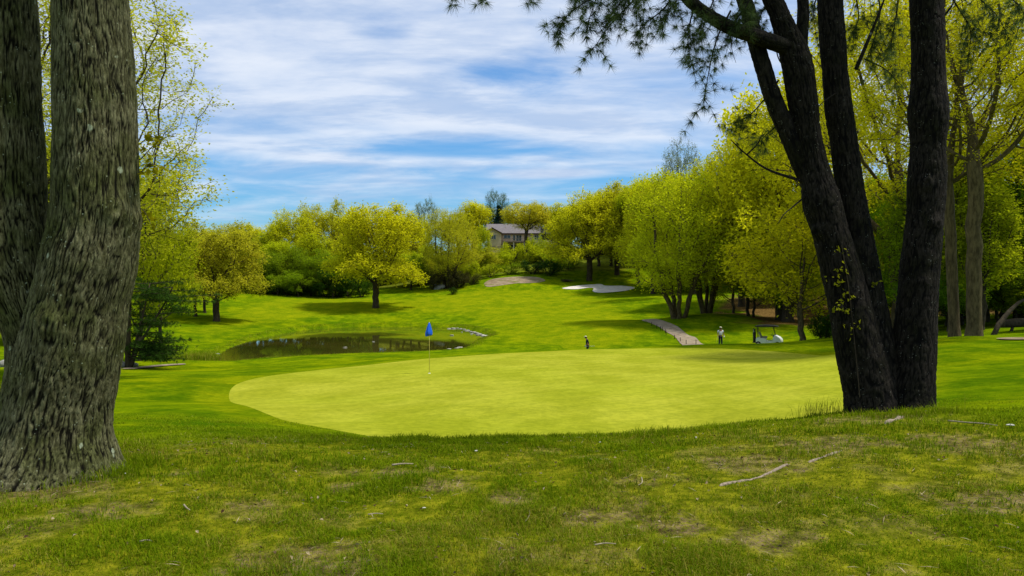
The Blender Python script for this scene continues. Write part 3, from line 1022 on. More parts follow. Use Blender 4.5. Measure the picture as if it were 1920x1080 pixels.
for px, d, top, hw, tn in ((812, 150, 505, 20, (0.075, 0.072, 0.03)), (860, 151, 508, 22, (0.09, 0.085, 0.03)), (885, 154, 512, 18, (0.07, .075, .02)), (848, 149, 498, 24, (0.085, .08, .035))):
    place_tree('shrub', 51, px, d, top, 'grey-green scrub bush at the wood edge behind the boulder', g4, tn, hw, name='scrub_bush', cat='bush')
place_tree('shrub', 51, 849, 141, 538, 'small dark green bush beside the pale boulder', None, DGR, 9, name='small_bush', cat='bush')
# --- woods on the right
place_tree('feather', 41, 1274, 86, 322, 'feathery green many-stemmed tree beside the cart path', None, (0.52, 0.56, 0.014), 102, 0.4, bark=M_BARK_LIGHT)
place_tree('feather', 42, 1325, 90, 296, 'tall feathery tree with paired dark trunks right behind the golfer', None, (0.56, 0.55, 0.014), 82, bark=M_BARK_LIGHT)
place_tree('airy', 31, 1275, 120, 262, 'airy pale-leaved treetop rising above the feathery trees', None, (0.17, 0.2, 0.03), 40)
place_tree('under', 21, 1505, 57, 372, 'tree with long low branches sweeping over the golf cart', None, (0.50, 0.47, 0.012), 128, 2.0, bark=M_BARK_LIGHT)
place_tree('oak', 3, 1390, 105, 262, 'dense yellow-green tree behind the golf cart, inside the wood', 'dense trees inside the wood', (0.56, 0.55, 0.016), 92)
place_tree('oak', 2, 1460, 88, 250, 'dense yellow-green tree behind the golf cart, inside the wood', 'dense trees inside the wood', (0.56, 0.55, 0.016), 90)
place_tree('oak', 1, 1225, 140, 330, 'dense yellow-green tree above the shaded fairway edge', 'trees above the shaded fairway edge', YEL, 62)
place_tree('tall', 13, 1195, 155, 345, 'dense yellow-green tree above the shaded fairway edge', 'trees above the shaded fairway edge', LIM, 44)
place_tree('oak', 2, 1300, 132, 318, 'dense yellow-green tree above the shaded fairway edge', 'trees above the shaded fairway edge', YEL, 70)
place_tree('oak', 3, 1478, 84, 118, 'tall golden-leaved tree standing in the wood behind the golf cart', None, (0.58, 0.545, 0.016), 150, 0.8)
# big pale-barked oak between the pine stems, twin pale trunks on the lawn edge
place_tree('spread', 32, 1692, 53, -40, 'big pale-barked oak standing behind the split pine trunks', None, (0.56, 0.53, 0.016), 265, 1.0, bark=M_BARK_LIGHT)
place_tree('high', 33, 1790, 37, -60, 'straight pale-barked tree at the lawn edge, leaning toward the oak', None, (0.44, 0.41, 0.012), 170, 2.9, bark=M_BARK_LIGHT)
place_tree('high', 34, 1826, 36, -90, 'pale-barked tree at the lawn edge forking high up', None, (0.42, 0.41, 0.012), 230, 4.0, bark=M_BARK_LIGHT)
gw = 'trees deep in the wood beyond the lawn'
lw = 'dark-trunked tree in the shady wood beyond the lawn'
rng0 = random.Random(4)
for i in range(50):
    px = rng0.uniform(1370, 2080)
    d = rng0.uniform(52, 120) if px > 1560 else rng0.uniform(82, 135)
    if px > 1720:
        d = rng0.uniform(40, 95)
    if 54 < d < 82 and px < 1780:
        d += 30
    kd, sd_ = rng0.choice((('tall', 13), ('tall', 14), ('under', 21), ('under', 22), ('tall', 13), ('under', 22)))
    hgt = rng0.uniform(15, 21) if kd == 'tall' else rng0.uniform(6, 11)
    x = (px - 960) / FPX * d
    top = 540 - (gz(x, d) + hgt - EYE) / d * FPX
    if px > 1540:
        top = max(top, rng0.uniform(215, 380))
    tn_ = rng0.choice((LIM, GRN, LIM, YEL, (0.17, 0.30, 0.010)))
    lk = {LIM: 'lime-leaved', GRN: 'dull green', YEL: 'yellow-leaved'}.get(tn_, 'fresh green')
    place_tree(kd, sd_, px, d, top, ('tall %s tree rising out of the shady wood' if kd == 'tall' else 'low layered %s tree inside the shady wood') % lk, gw, tn_, None, rng0.uniform(0, 6), name='woodland_tree')
# far rows closing the wood
for i in range(26):
    px = 1250 + i * 34 + rng0.uniform(-10, 10)
    d = rng0.uniform(135, 175)
    place_tree('oak', rng0.choice((1, 2, 3)), px, d, 540 - rng0.uniform(150, 205), 'yellow-green tree in the far row of the wood', 'far row of trees closing the wood', rng0.choice((YEL, LIM, YEL)), rng0.uniform(55, 75), name='woodland_tree')
# shady understorey beyond the right-hand lawn
for i in range(26):
    px = 1690 + i * 13 + rng0.uniform(-8, 8)
    d = rng0.uniform(46, 78)
    tn_ = rng0.choice((LIM, GRN, (0.17, 0.31, 0.010)))
    place_tree('under', 21 + i % 2, px, d, rng0.uniform(330, 520), '%s leafy sapling in the shade behind the lawn' % {LIM: 'lime', GRN: 'dull green'}.get(tn_, 'fresh green'), 'leafy saplings behind the lawn', tn_, rng0.uniform(70, 110), name='leafy_sapling')
for i in range(7):
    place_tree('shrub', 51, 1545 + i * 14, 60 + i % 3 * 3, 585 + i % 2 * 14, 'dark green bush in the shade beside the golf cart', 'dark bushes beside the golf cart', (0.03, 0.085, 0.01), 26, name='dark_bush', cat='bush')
# --- left side behind the near maple
place_tree('fine', 33, 70, 27, -60, 'tall airy tree of fine twigs standing behind the double maple', None, (0.42, 0.42, 0.03), 330, 0.3)
place_tree('under', 22, 262, 44, 318, 'lime-green layered tree behind the maple trunk', None, (0.36, 0.40, 0.008), 92)
place_tree('tall', 14, 170, 60, 250, 'tall lime-green tree beyond the maple trunk', 'trees left behind the maple', LIM, 120)
place_tree('under', 21, 300, 62, 400, 'leafy tree behind the small dark pine', None, LIM, 70)
place_tree('oak', 3, 60, 90, 300, 'tall lime-green tree beyond the maple trunk', 'trees left behind the maple', YEL, 150)
place_tree('oak', 2, -80, 60, 200, 'tall lime-green tree beyond the maple trunk', 'trees left behind the maple', LIM, 150)

# ------------------------------------------------------------------ the two near trees
M_MAPLE = bark_mat('maple_bark', (0.007, 0.006, 0.002), (0.086, 0.080, 0.030), (0.280, 0.265, 0.135), (0.42, 0.47, 0.30))
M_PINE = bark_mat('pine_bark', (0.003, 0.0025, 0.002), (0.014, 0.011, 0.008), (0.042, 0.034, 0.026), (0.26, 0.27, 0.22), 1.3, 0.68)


def plates(x, y, z, seed):
    """cellular noise: (F2 - F1, hash of the nearest cell)"""
    ix, iy, iz = np.floor(x), np.floor(y), np.floor(z)
    f1 = np.full(x.shape, 9.0); f2 = np.full(x.shape, 9.0); hs = np.zeros(x.shape)
    for dx in (-1, 0, 1):
        for dy in (-1, 0, 1):
            for dz in (-1, 0, 1):
                cx, cy, cz = ix + dx, iy + dy, iz + dz
                h0 = _h(cx, cy, cz, seed)
                d = (cx + h0 - x) ** 2 + (cy + _h(cx, cy, cz, seed + 1) - y) ** 2 + (cz + _h(cx, cy, cz, seed + 2) - z) ** 2
                n1 = d < f1
                f2 = np.where(n1, f1, np.minimum(f2, d))
                hs = np.where(n1, h0, hs)
                f1 = np.where(n1, d, f1)
    return np.sqrt(f2) - np.sqrt(f1), hs


def stem(mb, attr, keys, d, nseg, nring, amp, sx, sz, seed, dd=0.0, lobes_=5, flare_from=0.5, knots=(), slim=0.93):
    """keys: (px, py, half width px[, extra depth]); bark relief is built into the mesh"""
    K = np.array([list(at(k[0], k[1], d + dd + (k[3] if len(k) > 3 else 0))) + [k[2] * slim / FPX * d] for k in keys])
    C = catmull(K, nring)
    pts, rr = C[:, :3], C[:, 3]
    t, a, b = frames(pts)
    th = np.linspace(0, 2 * np.pi, nseg, endpoint=False)
    dirs = np.cos(th)[None, :, None] * a[:, None, :] + np.sin(th)[None, :, None] * b[:, None, :]
    s = np.concatenate([[0], np.cumsum(np.linalg.norm(np.diff(pts, axis=0), axis=1))])
    R0 = np.median(rr)
    qx = np.cos(th)[None, :] * R0 + 0 * s[:, None]
    qy = np.sin(th)[None, :] * R0 + 0 * s[:, None]
    qz = s[:, None] + 0 * qx
    w1 = (vnoise(qx * 6, qy * 6, qz * 5, seed + 40) - .5) * 0.055
    w2 = (vnoise(qx * 6, qy * 6, qz * 5, seed + 41) - .5) * 0.055
    w3 = (vnoise(qx * 9, qy * 9, qz * 4, seed + 42) - .5) * 0.12
    n1 = vnoise((qx + w1) / sx, (qy + w2) / sx, (qz + w3) / sz, seed)
    n2 = vnoise((qx + w1) / (sx * .52), (qy + w2) / (sx * .52), (qz + w3) / (sz * .45), seed + 1)
    n3 = vnoise(qx / (sx * .2), qy / (sx * .2), qz / (sz * .16), seed + 2)
    e1, ph = plates((qx + w1) / (sx * 1.5), (qy + w2) / (sx * 1.5), (qz + w3) / (sz * .62), seed)
    e2, ph2 = plates((qx + w1 * .7) / (sx * .7), (qy + w2 * .7) / (sx * .7), (qz + w3) / (sz * .26), seed + 5)
    rid = np.minimum(np.abs(2 * n1 - 1) * 1.2 + 0.03, 0.16 + e1 * 1.0)
    furrow = sstep(rid, 0.0, 0.38) * (0.70 + 0.18 * sstep(e2, 0.02, 0.25) + 0.12 * ph) * (0.85 + .3 * (n3 - .5))
    low = fbm(qx * 3.2, qy * 3.2, qz * 1.6, 3, seed + 7) - 0.5
    disp = amp * 1.15 * (furrow - 0.75) + amp * 0.4 * (n3 - 0.5) * furrow + low * R0 * 0.13
    zz = pts[:, 2][:, None]
    fl = np.clip(1 - (zz - zz.min()) / flare_from, 0, 1) ** 1.7
    disp = disp + fl * R0 * 0.30 * (0.5 + 0.5 * np.cos(lobes_ * th[None, :] + seed + 0.8 * np.sin(2 * th[None, :])))
    for (ks, kth, ksz, kamp) in knots:       # swollen branch scars
        dth = np.angle(np.exp(1j * (th[None, :] - kth))) * R0
        g = np.exp(-((dth / ksz) ** 2 + ((s[:, None] - ks) / (ksz * .8)) ** 2))
        disp = disp + kamp * g * (1 - 0.9 * np.exp(-((dth / ksz) ** 2 + ((s[:, None] - ks) / ksz) ** 2) * 9))
    v = pts[:, None, :] + (rr[:, None, None] + disp[:, :, None]) * dirs
    i = np.arange(nring - 1)[:, None] * nseg
    j = np.arange(nseg)[None, :]
    jn = (j + 1) % nseg
    q = np.stack([i + j, i + jn, i + nseg + jn, i + nseg + j], -1).reshape(-1, 4)
    mb.add(v.reshape(-1, 3), q)
    attr.append(furrow.ravel())
    return pts, rr


DM = 6.75
maple = empty('maple_tree', (at(110, 885, DM)[0], DM, 0.0), 0, 'huge double-stemmed grey-barked maple on the mound by the green', 'tree')
inv = np.array(maple.location)
mb, fa = MB(), []
kR = ((98, 930, 150), (98, 885, 132), (101, 845, 116), (105, 805, 102), (112, 759, 97), (124, 702, 97), (136, 640, 96), (151, 560, 90), (170, 480, 88), (180, 410, 83), (181, 300, 78), (179, 200, 75), (175, 100, 72), (169, 0, 69), (164, -150, 67), (150, -420, 60), (110, -800, 44, 1.0))
ptsR, rR = stem(mb, fa, kR, DM, 300, 250, 0.016, 0.0165, 0.27, 3, 0, 6, 0.55, ((2.55, 0.0, .10, .05), (2.62, 5.6, .12, .06), (1.6, 4.7, .12, .05)))
kL = ((40, 935, 105), (46, 885, 92), (58, 840, 82), (72, 780, 74), (80, 715, 68), (74, 655, 60), (55, 595, 58), (30, 530, 74), (8, 450, 88), (-4, 380, 90), (-12, 250, 89), (-18, 120, 88), (-24, 0, 88), (-35, -150, 84), (-90, -420, 70), (-220, -800, 48, -.6))
ptsL, rL = stem(mb, fa, kL, DM, 280, 220, 0.016, 0.0165, 0.27, 8, 0.10, 5, 0.5, ((2.0, 4.6, .11, .05),))
v = np.vstack(mb.v) - inv
link('trunk', make_mesh('maple_trunk', v, [np.vstack(mb.q)], M_MAPLE, True, {'furrow': np.concatenate(fa)}), maple)
rng = np.random.default_rng(77)
att = lobes(rng, (-4.6, 6.6, 11.0), 6.4, 4.6, 40, 40, 0.85)
att = att[att[:, 2] > 2.35 + 0.47 * np.maximum(att[:, 1], 2)]
wm, cm = build_tree(5, att, [list(ptsR[-14::3]), [0] + list(ptsL[-14::3])], 0.5, 0.8, 0.012, 0.16, 0.14, 3, 3, 0.7, 0.8, tip_acc=4)
lm = link('limbs', wm, maple, -Vector(inv)); lm.name = 'limb_framework'
cr = link('crown', cm, maple, -Vector(inv))
cr.color = (0.30, 0.31, 0.010, 1)
# low leafy twig hanging beside the stem
tw, lf = MB(), []
rng = np.random.default_rng(5)
for (p0, p1, n) in (((262, 300, 6.9), (330, 250, 6.6), 16), ((258, 330, 6.9), (300, 310, 6.5), 14), ((258, 390, 6.9), (285, 425, 6.6), 10), ((262, 270, 6.9), (300, 262, 6.6), 8)):
    a, b = at(*p0), at(*p1)
    mid = (a + b) / 2 + np.array([0, 0, 0.05])
    pl = catmull([a + np.array([-.12, .05, 0.0]), a, mid, b], 9)
    link('twig', MB().tube(pl - inv, np.linspace(0.006, 0.0025, 9), 5).mesh('twig', M_BARK), maple)
    lf.append(pl[rng.integers(2, 9, n)] + rng.normal(0, 0.03, (n, 3)))
lf = np.vstack(lf)
vv, qq = leaves_at(lf, 0.085, rng, 0.4, 0.75, None, 0.1, 0.7)
lo = link('low_leaves', make_mesh('low_leaves', vv - inv, [qq], M_LEAF, False, {'tint': np.repeat(rng.uniform(0, 1, len(lf)), 4)}), maple)
lo.color = (0.22, 0.20, 0.006, 1)

DP = 10.3
pine = empty('pine_tree', (at(1665, 765, DP)[0], DP, 0.0), 0, 'black-barked pine split into several stems, needles hanging over the green', 'tree')
inv = np.array(pine.location)
mb, fa = MB(), []
kA = ((1640, 830, 72), (1637, 785, 62), (1632, 745, 55), (1622, 700, 52), (1608, 640, 48), (1592, 570, 43), (1575, 500, 40), (1556, 430, 37), (1541, 380, 40), (1530, 330, 32), (1514, 250, 29), (1505, 190, 31), (1492, 110, 31), (1474, 60, 24), (1458, 20, 21), (1440, -40, 20), (1405, -300, 18), (1380, -800, 12))
pA, _ = stem(mb, fa, kA, DP, 150, 230, 0.016, 0.034, 0.13, 21, 0, 4, 0.5, ((3.05, 3.6, .10, .07),), 0.87)
kB = ((1668, 830, 70), (1662, 780, 58), (1652, 730, 50), (1641, 660, 45), (1630, 590, 40), (1617, 510, 36), (1606, 440, 33), (1596, 370, 30), (1584, 280, 28), (1573, 210, 29), (1566, 140, 27), (1560, 60, 27), (1556, 0, 26), (1552, -200, 25), (1560, -700, 18), (1560, -1100, 10))
pB, _ = stem(mb, fa, kB, DP, 140, 230, 0.014, 0.034, 0.13, 33, 0.12, 5, 0.5, (), 0.87)
kC = ((1700, 830, 74), (1702, 785, 60), (1706, 745, 50), (1711, 690, 46), (1716, 620, 43), (1722, 540, 40), (1729, 460, 38), (1735, 400, 36), (1738, 330, 39), (1740, 270, 35), (1741, 210, 40), (1741, 150, 34), (1739, 60, 34), (1737, 0, 33), (1735, -200, 32), (1725, -800, 22), (1715, -1300, 10))
pC, _ = stem(mb, fa, kC, DP, 170, 240, 0.014, 0.034, 0.13, 45, -0.05, 5, 0.5, ((3.55, 4.2, .10, .05), (2.2, 4.4, .08, .04), (3.0, 4.9, .09, .05)), 0.87)
kD = ((1548, 425, 22, .05), (1528, 360, 24, .05), (1505, 310, 22, .02), (1478, 250, 20), (1452, 190, 19), (1432, 130, 18), (1415, 70, 18), (1402, 20, 17), (1388, -40, 16), (1350, -300, 14), (1320, -700, 9))
pD, _ = stem(mb, fa, kD, DP, 90, 120, 0.012, 0.045, 0.20, 57, 0.03, 3, 0.01, (), 0.85)
kE = ((1508, 120, 20, -.02), (1480, 92, 18, -.05), (1450, 80, 17, -.1), (1410, 66, 16, -.2), (1370, 52, 15, -.3), (1330, 30, 14, -.4), (1300, 8, 13, -.5), (1270, -20, 12, -.6), (1200, -60, 9, -.9), (1110, -90, 6, -1.2), (1000, -100, 3, -1.5))
pE, _ = stem(mb, fa, kE, DP, 70, 130, 0.009, 0.04, 0.18, 61, 0, 3, 0.01, (), 0.85)
kF = ((1500, 110, 14, .05), (1504, 60, 12, .05), (1506, 20, 12, .05), (1504, -60, 10, .05), (1515, -300, 7, .1))
pF, _ = stem(mb, fa, kF, DP, 50, 60, 0.007, 0.04, 0.18, 66, 0, 3, 0.01)
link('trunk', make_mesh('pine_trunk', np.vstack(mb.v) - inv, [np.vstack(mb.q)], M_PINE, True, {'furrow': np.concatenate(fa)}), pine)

# limbs and needles
rng = np.random.default_rng(12)
wood, nv = MB(), []
ntint = []


def tufts(P, A, n, L, w):
    """fans of needles at points P along axes A"""
    m = len(P)
    idx = np.repeat(np.arange(m), n)
    dv = unit(A[idx] * 0.75 + unit(rng.normal(0, 1, (m * n, 3))))
    ll = L * rng.uniform(0.75, 1.15, m * n)[:, None]
    sd = unit(np.cross(dv, rng.normal(0, 1, dv.shape))) * w
    p = P[idx]
    tip = p + dv * ll - np.array([0, 0, 0.10]) * ll
    nv.append(np.stack([p - sd, p + sd, tip], 1).reshape(-1, 3))
    ntint.append(np.repeat(np.repeat(rng.uniform(0, 1, m), n), 3))


def spray(pl, r0, nb, bl, n_needles=44, L=0.13, w=0.0024, hang=0.3, every=0.10):
    """a needle-bearing branch: axis pl (k,3) with short side shoots"""
    wood.tube(pl, np.linspace(r0, 0.004, len(pl)), 5, False)
    k = len(pl)
    for b_ in range(nb):
        f = rng.uniform(0.25, 1.0) * (k - 1)
        i0 = min(int(f), k - 2)
        p = pl[i0] + (pl[i0 + 1] - pl[i0]) * (f - i0)
        ax = unit(pl[i0 + 1] - pl[i0])
        dr = unit(ax * 0.6 + rng.normal(0, 0.7, 3) + np.array([0, 0, -hang]))
        ln = bl * rng.uniform(0.4, 1.1)
        q_ = catmull([p, p + dr * ln * .5 + np.array([0, 0, .02]), p + dr * ln - np.array([0, 0, hang * ln * .3])], 6)
        wood.tube(q_, np.linspace(0.005, 0.002, 6), 3, False)
        m = max(2, int(ln / every))
        u = np.linspace(0.35, 1.0, m) * 5
        ui = np.minimum(u.astype(int), 4)
        P = q_[ui] + (q_[ui + 1] - q_[ui]) * (u - ui)[:, None]
        tufts(P, np.repeat(dr[None], m, 0), n_needles, L, w)
    tufts(pl[-1:], unit(pl[-1:] - pl[-2:-1]), n_needles, L, w)


# hanging sprays over the green
for keys, nb, bl in ((((1260, -70, 9.6), (1200, -10, 9.5), (1150, 40, 9.4), (1112, 92, 9.4)), 26, .36), (((1200, -60, 9.4), (1120, -10, 9.2), (1068, 25, 9.1), (1045, 60, 9.1)), 18, .30),
                     (((1280, -50, 9.7), (1250, 10, 9.7), (1215, 40, 9.6), (1195, 60, 9.6)), 20, .32), (((1330, -40, 9.8), (1300, 20, 9.8), (1290, 70, 9.8), (1296, 120, 9.8)), 22, .32),
                     (((1370, 20, 9.9), (1345, 70, 9.9), (1330, 130, 9.9), (1318, 200, 9.9)), 16, .34), (((1000, -50, 9.0), (985, -20, 8.9), (1005, -5, 8.8)), 8, .18),
                     (((940, -60, 8.6), (905, -20, 8.6), (912, 4, 8.6)), 5, .14), (((880, -50, 8.6), (860, -25, 8.6), (848, -10, 8.6)), 6, .14), (((1420, -40, 9.9), (1400, 10, 9.9), (1385, 30, 9.9), (1370, 60, 9.9)), 14, .30),
                     (((1130, -60, 9.2), (1100, -30, 9.2), (1080, 0, 9.2)), 12, .26), (((1240, -60, 9.5), (1190, -30, 9.4), (1160, 10, 9.4), (1140, 35, 9.4)), 26, .32), (((1300, -50, 9.7), (1275, -10, 9.7), (1250, 30, 9.7)), 24, .34), (((1350, -30, 9.9), (1330, 20, 9.9), (1312, 70, 9.9)), 22, .34), (((1170, -70, 9.3), (1130, -30, 9.3), (1110, 20, 9.3), (1098, 60, 9.3)), 20, .28), (((1410, -30, 10.0), (1385, 20, 10.1), (1370, 70, 10.2)), 20, .34), (((1460, -20, 10.8), (1430, 20, 10.9), (1420, 60, 11)), 18, .34), (((1460, 150, 10.9), (1430, 190, 11.0), (1400, 220, 11.1), (1360, 235, 11.2)), 14, .34), (((1500, 200, 11), (1470, 225, 11.2), (1440, 250, 11.4), (1420, 270, 11.5)), 14, .32),
                     (((1640, -40, 11.3), (1650, 20, 11.4), (1640, 70, 11.5), (1625, 110, 11.5)), 18, .34), (((1690, -40, 11.3), (1680, 30, 11.4), (1670, 90, 11.5)), 16, .32), (((1790, -60, 10.8), (1830, -10, 10.8), (1870, 30, 10.8), (1890, 70, 10.8)), 18, .36),
                     (((1760, -40, 11), (1800, 20, 11), (1820, 60, 11), (1815, 110, 11)), 18, .34), (((1840, -40, 11), (1900, 0, 11), (1930, 40, 11)), 16, .36), (((1620, 110, 11.6), (1660, 130, 11.8), (1690, 160, 12)), 10, .3),
                     (((1540, -30, 11.2), (1525, 20, 11.3), (1530, 60, 11.3)), 12, .3), (((1600, -30, 11.5), (1610, 30, 11.6), (1600, 60, 11.6)), 12, .3)):
    pl = catmull([at(*k) for k in keys], 12)
    spray(pl, 0.014, nb, bl)
# bare side branches low on the stems
for keys, r0 in ((((1510, 368, 10.25), (1490, 385, 10.1), (1470, 402, 10.0), (1458, 420, 9.9)), .014), (((1505, 340, 10.3), (1440, 318, 10.4), (1400, 290, 10.5), (1370, 262, 10.6)), .022), (((1400, 290, 10.5), (1420, 270, 10.5), (1432, 245, 10.6)), .012),
                 (((1605, 130, 10.3), (1630, 70, 10.3), (1650, 20, 10.3), (1665, -20, 10.3)), .03), (((1575, 170, 10.3), (1545, 190, 10.2), (1520, 215, 10.2)), .012), (((1770, 30, 10.25), (1785, 10, 10.2), (1800, -20, 10.2)), .02),
                 (((1480, 130, 10.3), (1460, 110, 10.2), (1450, 60, 10.2)), .014), (((1590, 300, 10.5), (1560, 280, 10.7), (1530, 262, 10.9)), .013), (((1375, 55, 9.9), (1372, 90, 9.9), (1380, 118, 9.9)), .008)):
    wood.tube(catmull([at(*k) for k in keys], 12), np.linspace(r0, r0 * .3, 12), 6)
# main limbs of the upper crown, above the view
for path in (pA, pB, pC, pD):
    zs = path[:, 2]
    for z in np.arange(6.4, zs.max() - 0.3, 0.62):
        i = int(np.argmin(np.abs(zs - z)))
        for q_ in range(2):
            an = rng.uniform(0, 6.283)
            ln = rng.uniform(2.4, 4.6) * (1 - 0.45 * (z - 6) / 9) * (0.5 if math.sin(an) > 0.25 else 1.0)
            dv = np.array([math.cos(an), math.sin(an), 0.0])
            p0 = path[i]
            p = [p0, p0 + dv * ln * .35 + [0, 0, .45], p0 + dv * ln * .7 + [0, 0, .6], p0 + dv * ln + [0, 0, .45]]
            p = [np.array([a_[0], a_[1], max(a_[2], EYE + 0.47 * max(a_[1], 1.0))]) if m_ else a_ for m_, a_ in enumerate(p)]
            pl = catmull(p, 12)
            wood.tube(pl, np.linspace(0.05, 0.012, 12), 5, False)
            m = 5
            f = rng.uniform(2.5, 11, m); fi = np.minimum(f.astype(int), 10)
            P = pl[fi] + (pl[fi + 1] - pl[fi]) * (f - fi)[:, None]
            P = P + rng.normal(0, 0.42, P.shape) * np.array([1, 1, .35])
            P[:, 2] = np.maximum(P[:, 2], EYE + 0.44 * np.maximum(P[:, 1], 1.0))
            tufts(P, unit(rng.normal(0, 1, P.shape) + dv), 34, 0.26, 0.010)
tag(link('limb_framework', make_mesh('pine_limbs', np.vstack(wood.v) - inv, [np.vstack(wood.q)] + ([np.vstack(wood.t)] if wood.t else []), M_PINE, True, {'furrow': np.full(wood.n, 0.8)}), pine), kind='stuff')
nv_ = np.vstack(nv) - inv
nd_ = link('needles', make_mesh('needles', nv_, [np.arange(len(nv_)).reshape(-1, 3)], M_NEEDLE, False, {'tint': np.concatenate(ntint)}), pine)
nd_.color = (0.085, 0.125, 0.045, 1)
# surface roots of the pine
mR = plain('bleached_root', (0.24, 0.19, 0.14), 0.85, 0.1, 0.4, 30.0)


def on_ground(px, py, d0=3.5, d1=10.6, up=0.0):
    d = np.linspace(d0, d1, 900)
    z = EYE + (540 - py) / FPX * d
    x = (px - 960) / FPX * d
    g = ground_z(x, d)
    k = int(np.argmax(z < g)) if (z < g).any() else int(np.argmin(z - g))
    return np.array([x[k], d[k], g[k] + up])


for keys, r0 in ((((1345, 912), (1380, 905), (1415, 898), (1440, 889), (1470, 874), (1482, 871)), .017), (((1515, 868), (1545, 857), (1580, 845)), .016), (((1660, 795), (1680, 787), (1694, 782)), .03), (((1640, 772), (1680, 760), (1712, 765), (1740, 772)), .022)):
    pl = catmull([on_ground(*k) for k in keys], 24)
    pl[:, 2] += r0 * 0.1 + rng.normal(0, r0 * .12, 24)
    pl[0, 2] -= r0 * 2; pl[-1, 2] -= r0 * 2
    rr = r0 * (0.75 + 0.35 * np.sin(np.linspace(0, 11, 24)) * rng.uniform(.5, 1, 24))
    link('root', MB().tube(pl - inv, rr, 8).mesh('root', mR, True), pine)

# vine on the pine stem
rng = np.random.default_rng(40)
vine = empty('vine', (at(1585, 600, DP - .45)[0], DP - .45, 0.0), 0, 'thin vine with yellow-green leaves climbing the split pine', 'vine')
iv = np.array(vine.location)
vk = ((1612, 745), (1608, 700), (1603, 650), (1598, 600), (1592, 545), (1585, 500), (1578, 460))
pl = catmull([at(px, py, DP - .335 + 0.00028 * (765 - py)) for px, py in vk], 40)
link('stem', MB().tube(pl - iv, 0.006, 5).mesh('vine_stem', M_BARK), vine)
lp = []
for px, py, n in ((1580, 465, 5), (1575, 505, 5), (1570, 530, 8), (1590, 555, 6), (1578, 578, 4), (1598, 610, 3), (1590, 620, 2), (1655, 495, 4), (1640, 530, 3), (1575, 598, 3)):
    c_ = at(px, py, DP - (.36 if px < 1630 else .20) + 0.00022 * (765 - py))
    lp.append(c_ + rng.normal(0, 1, (n, 3)) * np.array([.06, .015, .05]))
lp = np.vstack(lp)
lp = np.repeat(lp, 2, 0) + rng.normal(0, .022, (2 * len(lp), 3))
vv, qq = leaves_at(lp, 0.06, rng, 0.2, 0.6, None, .16, .5)
vo = link('leaves', make_mesh('vine_leaves', vv - iv, [qq], M_LEAF, False, {'tint': np.repeat(rng.uniform(0, 1, len(lp)), 4)}), vine)
vo.color = (0.20, 0.21, 0.01, 1)

# ------------------------------------------------------------------ grass of the mound
mB, N = new_mat('grass_blade')
at_ = N.node('ShaderNodeAttribute', attribute_name='tint').outputs['Fac']
ad_ = N.node('ShaderNodeAttribute', attribute_name='dry').outputs['Fac']
gc = N.mix(at_, (0.056, 0.116, 0.002), (0.220, 0.285, 0.006))
dc = N.mix(at_, (0.160, 0.132, 0.010), (0.42, 0.345, 0.07))
c = N.mix(ad_, gc, dc)
d_ = N.node('ShaderNodeBsdfDiffuse', ins={0: c})
t_ = N.node('ShaderNodeBsdfTranslucent', ins={0: N.mix(1.0, c, (1.3, 1.25, 0.6), 'MULTIPLY')})
mx = N.node('ShaderNodeMixShader', ins={0: 0.3, 1: d_.outputs[0], 2: t_.outputs[0]})
out(N, mx.outputs[0])


def blades(x, y, L, w, tint, dry, rng, lean=0.5):
    n = len(x)
    z = ground_z(x, y) - 0.006
    p = np.column_stack([x, y, z])
    az = rng.uniform(0, 6.283, n)
    ln = rng.uniform(0.15, 1.0, n) * lean
    dr = np.column_stack([np.cos(az) * ln, np.sin(az) * ln, np.ones(n)])
    dr = unit(dr)
    sa = az + 1.57 + rng.normal(0, .5, n)
    sd = np.column_stack([np.cos(sa), np.sin(sa), np.zeros(n)]) * (w / 2)[:, None]
    mid = p + dr * (L * .55)[:, None]
    tip = p + unit(dr + np.column_stack([np.cos(az) * ln * 1.2, np.sin(az) * ln * 1.2, -0.35 * ln]))* L[:, None]
    v = np.stack([p - sd, p + sd, mid + sd * .8, mid - sd * .8, tip], 1).reshape(-1, 3)
    b = np.arange(n)[:, None] * 5
    return v, b + np.array([[0, 1, 2, 3]]), b + np.array([[3, 2, 4]]), np.repeat(tint, 5), np.repeat(dry, 5)


rng = np.random.default_rng(2024)
n = 390000
u = rng.uniform(0, 1, n)
r = 1 / ((1 - u) / 2.9 ** 0.55 + u / 17.0 ** 0.55) ** (1 / 0.55)
a = np.radians(rng.uniform(-43, 43, n))
x, y = r * np.sin(a), r * np.cos(a)
so = soil_mask(x, y)
den = fbm(x * 3.0, y * 3.0, octaves=3, seed=51)
keep = (rng.uniform(0, 1, n) > so * 0.80) & (rng.uniform(0, 1, n) < 0.45 + 1.1 * sstep(den, 0.3, 0.65))
sdg = poly_sd(x, y, GREEN)
keep &= sdg > 0.05
for pts_, rr_ in ((ptsR, .55), (ptsL, .45)):
    keep &= np.hypot(x - pts_[6, 0], y - pts_[6, 1]) > rr_
for pts_ in (pA, pB, pC):
    keep &= np.hypot(x - pts_[10, 0], y - pts_[10, 1]) > .33
x, y, r, so, den = x[keep], y[keep], r[keep], so[keep], den[keep]
tuft = fbm(x * 1.1, y * 1.1, octaves=3, seed=53)
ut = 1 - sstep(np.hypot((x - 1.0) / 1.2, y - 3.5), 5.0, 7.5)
crest = np.exp(-((r - 9.4) / 1.2) ** 2) * (x > -1.5)
mapleg = np.exp(-(((x + 2.9) / .8) ** 2 + ((y - 6.9) / .6) ** 2))
